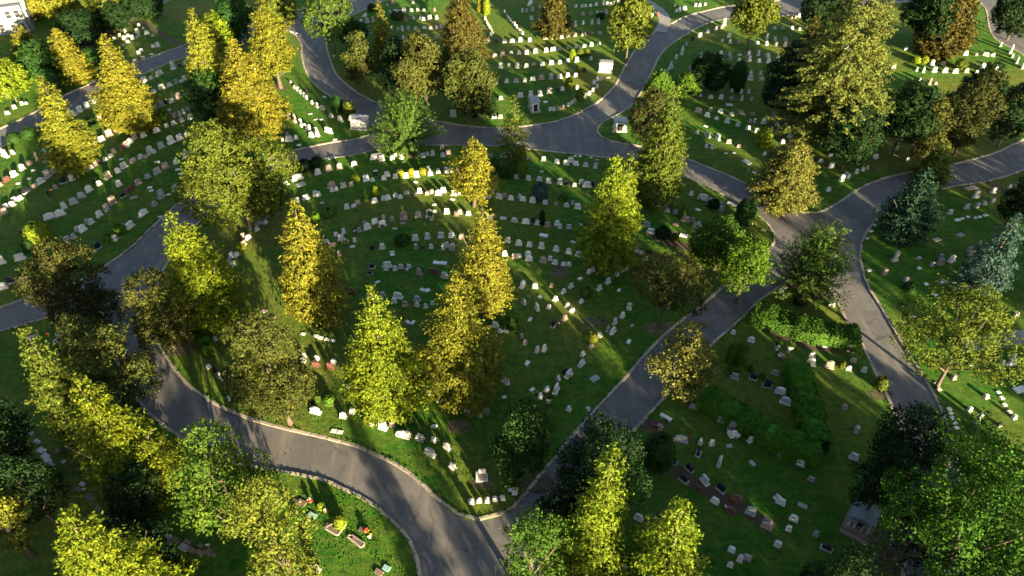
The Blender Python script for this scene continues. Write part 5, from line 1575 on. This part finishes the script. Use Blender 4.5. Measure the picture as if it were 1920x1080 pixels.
def flag():
    p = G(*TP("F", 535, 770))
    root = empty("flag", p, R(20))
    root.scale = (0.75, 0.75, 0.75)
    tag(root, "striped red and white flag on a short pole beside the round flower bed", "flag")
    bm = bmesh.new()
    add_tube(bm, [(0, 0, 0), (0, 0, 1.9), (0, 0, 2.0)], [0.03, 0.025, 0.02], 6)
    link("pole", bm_mesh(bm, "pole", WHITE, True), root)
    for i in range(7):
        bm = bmesh.new()
        ring = []
        for k in range(9):
            x = 0.03 + k / 8 * 1.15
            if i < 4 and False:
                continue
            yy = 0.07 * math.sin(k * 1.1)
            for z in (1.92 - i * 0.14, 1.92 - (i + 1) * 0.14):
                ring.append(bm.verts.new((x, yy, z - 0.22 * (k / 8) ** 1.3)))
        for k in range(8):
            bm.faces.new((ring[2 * k], ring[2 * k + 1], ring[2 * k + 3], ring[2 * k + 2]))
        o = link("stripe", bm_mesh(bm, "stripe", FLAGRED if i % 2 == 0 else WHITE), root)
    bm = bmesh.new()
    add_box(bm, (0.26, 0.075, 1.70), (0.44, 0.02, 0.42))
    link("canton", bm_mesh(bm, "canton", FLAGBLUE), root)


flag()


def memorial(tile, x, y, rz, label):
    """white stepped memorial: base block, broad slab and a small cross on top"""
    p = G(*TP(tile, x, y))
    root = empty("memorial", p, rz)
    tag(root, label, "memorial")
    root.scale = (0.8, 0.8, 0.8)
    for nm, c, s_, m in (("base", (0, 0, 0.1), (1.5, 1.1, 0.3), MARBLE), ("table", (0, -0.1, 0.42), (1.0, 0.6, 0.28), STONE["p"]), ("side_slab", (-0.6, 0, 0.55), (0.2, 0.95, 0.6), MARBLE), ("back_slab", (0.1, 0.42, 0.75), (0.9, 0.26, 1.1), MARBLE)):
        bm = bmesh.new()
        add_box(bm, c, s_, 0.03)
        link(nm, bm_mesh(bm, nm, m), root)


memorial("N", 1625, 372, R(4), "white stepped memorial under the dark tree at the oval's tip")


def cross_post(tile, x, y, h, label):
    p = G(*TP(tile, x, y))
    root = empty("stone_cross", p)
    tag(root, label, "cross")
    bm = bmesh.new()
    add_box(bm, (0, 0, 0.15), (0.6, 0.5, 0.34), 0.03)
    link("base", bm_mesh(bm, "base", MARBLE), root)
    bm = bmesh.new()
    add_box(bm, (0, 0, 0.3 + h / 2), (0.2, 0.16, h), 0.02)
    add_box(bm, (0, 0, 0.3 + h * 0.7), (0.66, 0.155, 0.2), 0.02)
    link("shaft", bm_mesh(bm, "shaft", MARBLE), root)


cross_post("G", 1715, 575, 1.1, "small white cross at the lawn tip by the bend")
cross_post("K", 842, 190, 0.8, "small white cross left of the dark reddish tree")
cross_post("N", 1862, 480, 0.7, "small white cross at the oval's lower tip")

# stone border round a sunny plot
def border(px, label):
    P = GP(px)
    c = sum(P, Vector()) / len(P)
    root = empty("plot_border", (c.x, c.y, 0.1))
    tag(root, label, "border")
    for i in range(len(P)):
        a, b = P[i], P[(i + 1) % len(P)]
        d = b - a
        o = link("border_stone", KERB_ME, root)
        m = (a + b) / 2 - c
        o.location = (m.x, m.y, 0.06)
        o.rotation_euler.z = math.atan2(d.y, d.x)
        o.scale = (d.length - 0.12, 0.14, 0.16)


border([(609, 991), (633, 1005), (650, 982), (640, 974)], "stone border of the plot with the lime egg shrub")
border([(651, 1006), (678, 1028), (684, 1020), (659, 1003)], "low stone edge round two brown slabs on the sunny lawn")

# ------------------------------------------------------------------ turf tufts, kerb grass and fallen leaves
rt = np.random.default_rng(77)


def inside(poly, X, Y):
    """which of the points lie inside the outline"""
    px, py = np.array(poly).T
    ok = np.zeros(len(X), bool)
    j = len(px) - 1
    for i in range(len(px)):
        hit = ((py[i] > Y) != (py[j] > Y)) & (X < (px[j] - px[i]) * (Y - py[i]) / (py[j] - py[i] + 1e-12) + px[i])
        ok ^= hit
        j = i
    return ok


OUT = []
for name, chain, close in LAWNS:
    pts = [tuple(p) for p in smooth(GP(chain), 1.5, close is None)] + ([tuple(p[:2]) for p in GP(close)] if close else [])
    OUT.append(pts)
n = 90000
Y = 28 + 105 * rt.random(n) ** 1.25
X = (rt.random(n) * 2 - 1) * (0.72 * Y * 0.9 + 22)
patchy = np.sin(X * 0.31 + 1.3 * np.sin(Y * 0.17)) + np.sin(Y * 0.37 + 1.7 * np.sin(X * 0.21)) + rt.normal(0, 0.8, n)
ok = np.zeros(n, bool)
for q in OUT:
    ok |= inside(q, X, Y)
ok &= patchy > 0.1
X, Y = X[ok], Y[ok]
m = len(X)
C = np.stack([X, Y, np.full(m, 0.13)], 1)
aa = rt.uniform(0, 6.28, m)
N = np.stack([np.cos(aa), np.sin(aa), np.full(m, 0.5)], 1)
V, Q = leaf_cloud(C, N, np.full(m, 0.05), 1, 0.17, rt, 0.55, 0.8)
V[:, 2] = np.clip(V[:, 2], 0.085, 0.19)
tf = link("grass_tufts", np_mesh("grass_tufts", V, Q, LEAF))
tf.color = (0.052, 0.116, 0.014, 1)
tag(tf, "uneven tufts of grass all over the mown lawns", "grass", kind="stuff")
# grass hanging over the kerbs
C = []
for q, (name, chain, close) in zip(OUT, LAWNS):
    ln = len(smooth(GP(chain), 1.5, close is None))
    for i in range(ln - 1):
        a, b = np.array(q[i]), np.array(q[(i + 1) % len(q)])
        if not (25 < a[1] < 120) or abs(a[0]) > 0.72 * a[1] + 25:
            continue
        d = unit(b - a)
        nn = np.array([-d[1], d[0]])
        w = math.sin(a[0] * 0.7) + math.sin(a[1] * 0.9 + 1)
        for _ in range(int(5 + 4 * w) if w > -1 else 0):
            p = a + (b - a) * rt.random() + nn * 0
            for sgn in (1, -1):
                z = p + nn * sgn * rt.uniform(0.24, 0.42)
                C.append((z[0], z[1], 0.14))
C = np.array(C)
keepers = np.zeros(len(C), bool)
for q in OUT:
    keepers |= inside(q, C[:, 0], C[:, 1])
C = C[keepers]
aa = rt.uniform(0, 6.28, len(C))
V, Q = leaf_cloud(C, np.stack([np.cos(aa), np.sin(aa), np.full(len(C), 0.7)], 1), np.full(len(C), 0.12), 3, 0.24, rt, 0.6, 0.9)
V[:, 2] = np.clip(V[:, 2], 0.09, 0.26)
kg = link("kerb_grass", np_mesh("kerb_grass", V, Q, LEAF))
kg.color = (0.044, 0.108, 0.013, 1)
tag(kg, "grass creeping over the inner edges of the kerbs", "grass", kind="stuff")
# fallen leaves under the trees and along the gutters
C = []
for lab, r in TREES.items():
    if r.name.startswith("shrub") or r.location.y > 110:
        continue
    k = 70
    C.append(np.stack([rt.normal(r.location.x, 3.0, k), rt.normal(r.location.y, 3.0, k), np.full(k, 0.135)], 1))
C = np.concatenate(C)
on = np.zeros(len(C), bool)
for q in OUT:
    on |= inside(q, C[:, 0], C[:, 1])
C[~on, 2] = 0.03
V, Q = leaf_cloud(C, np.tile((0, 0, 1.0), (len(C), 1)), np.full(len(C), 0.05), 1, 0.15, rt, 0.8, 0.3)
V[:, 2] = np.where(np.repeat(on, 4), np.clip(V[:, 2], 0.115, 0.2), np.clip(V[:, 2], 0.012, 0.08))
fl = link("fallen_leaves", np_mesh("fallen_leaves", V, Q, LEAF))
fl.color = (0.120, 0.080, 0.025, 1)
tag(fl, "fallen yellow brown leaves scattered under the trees", "leaves", kind="stuff")
print("tris", sum(len(m.loops) - 2 * len(m.polygons) for m in bpy.data.meshes))
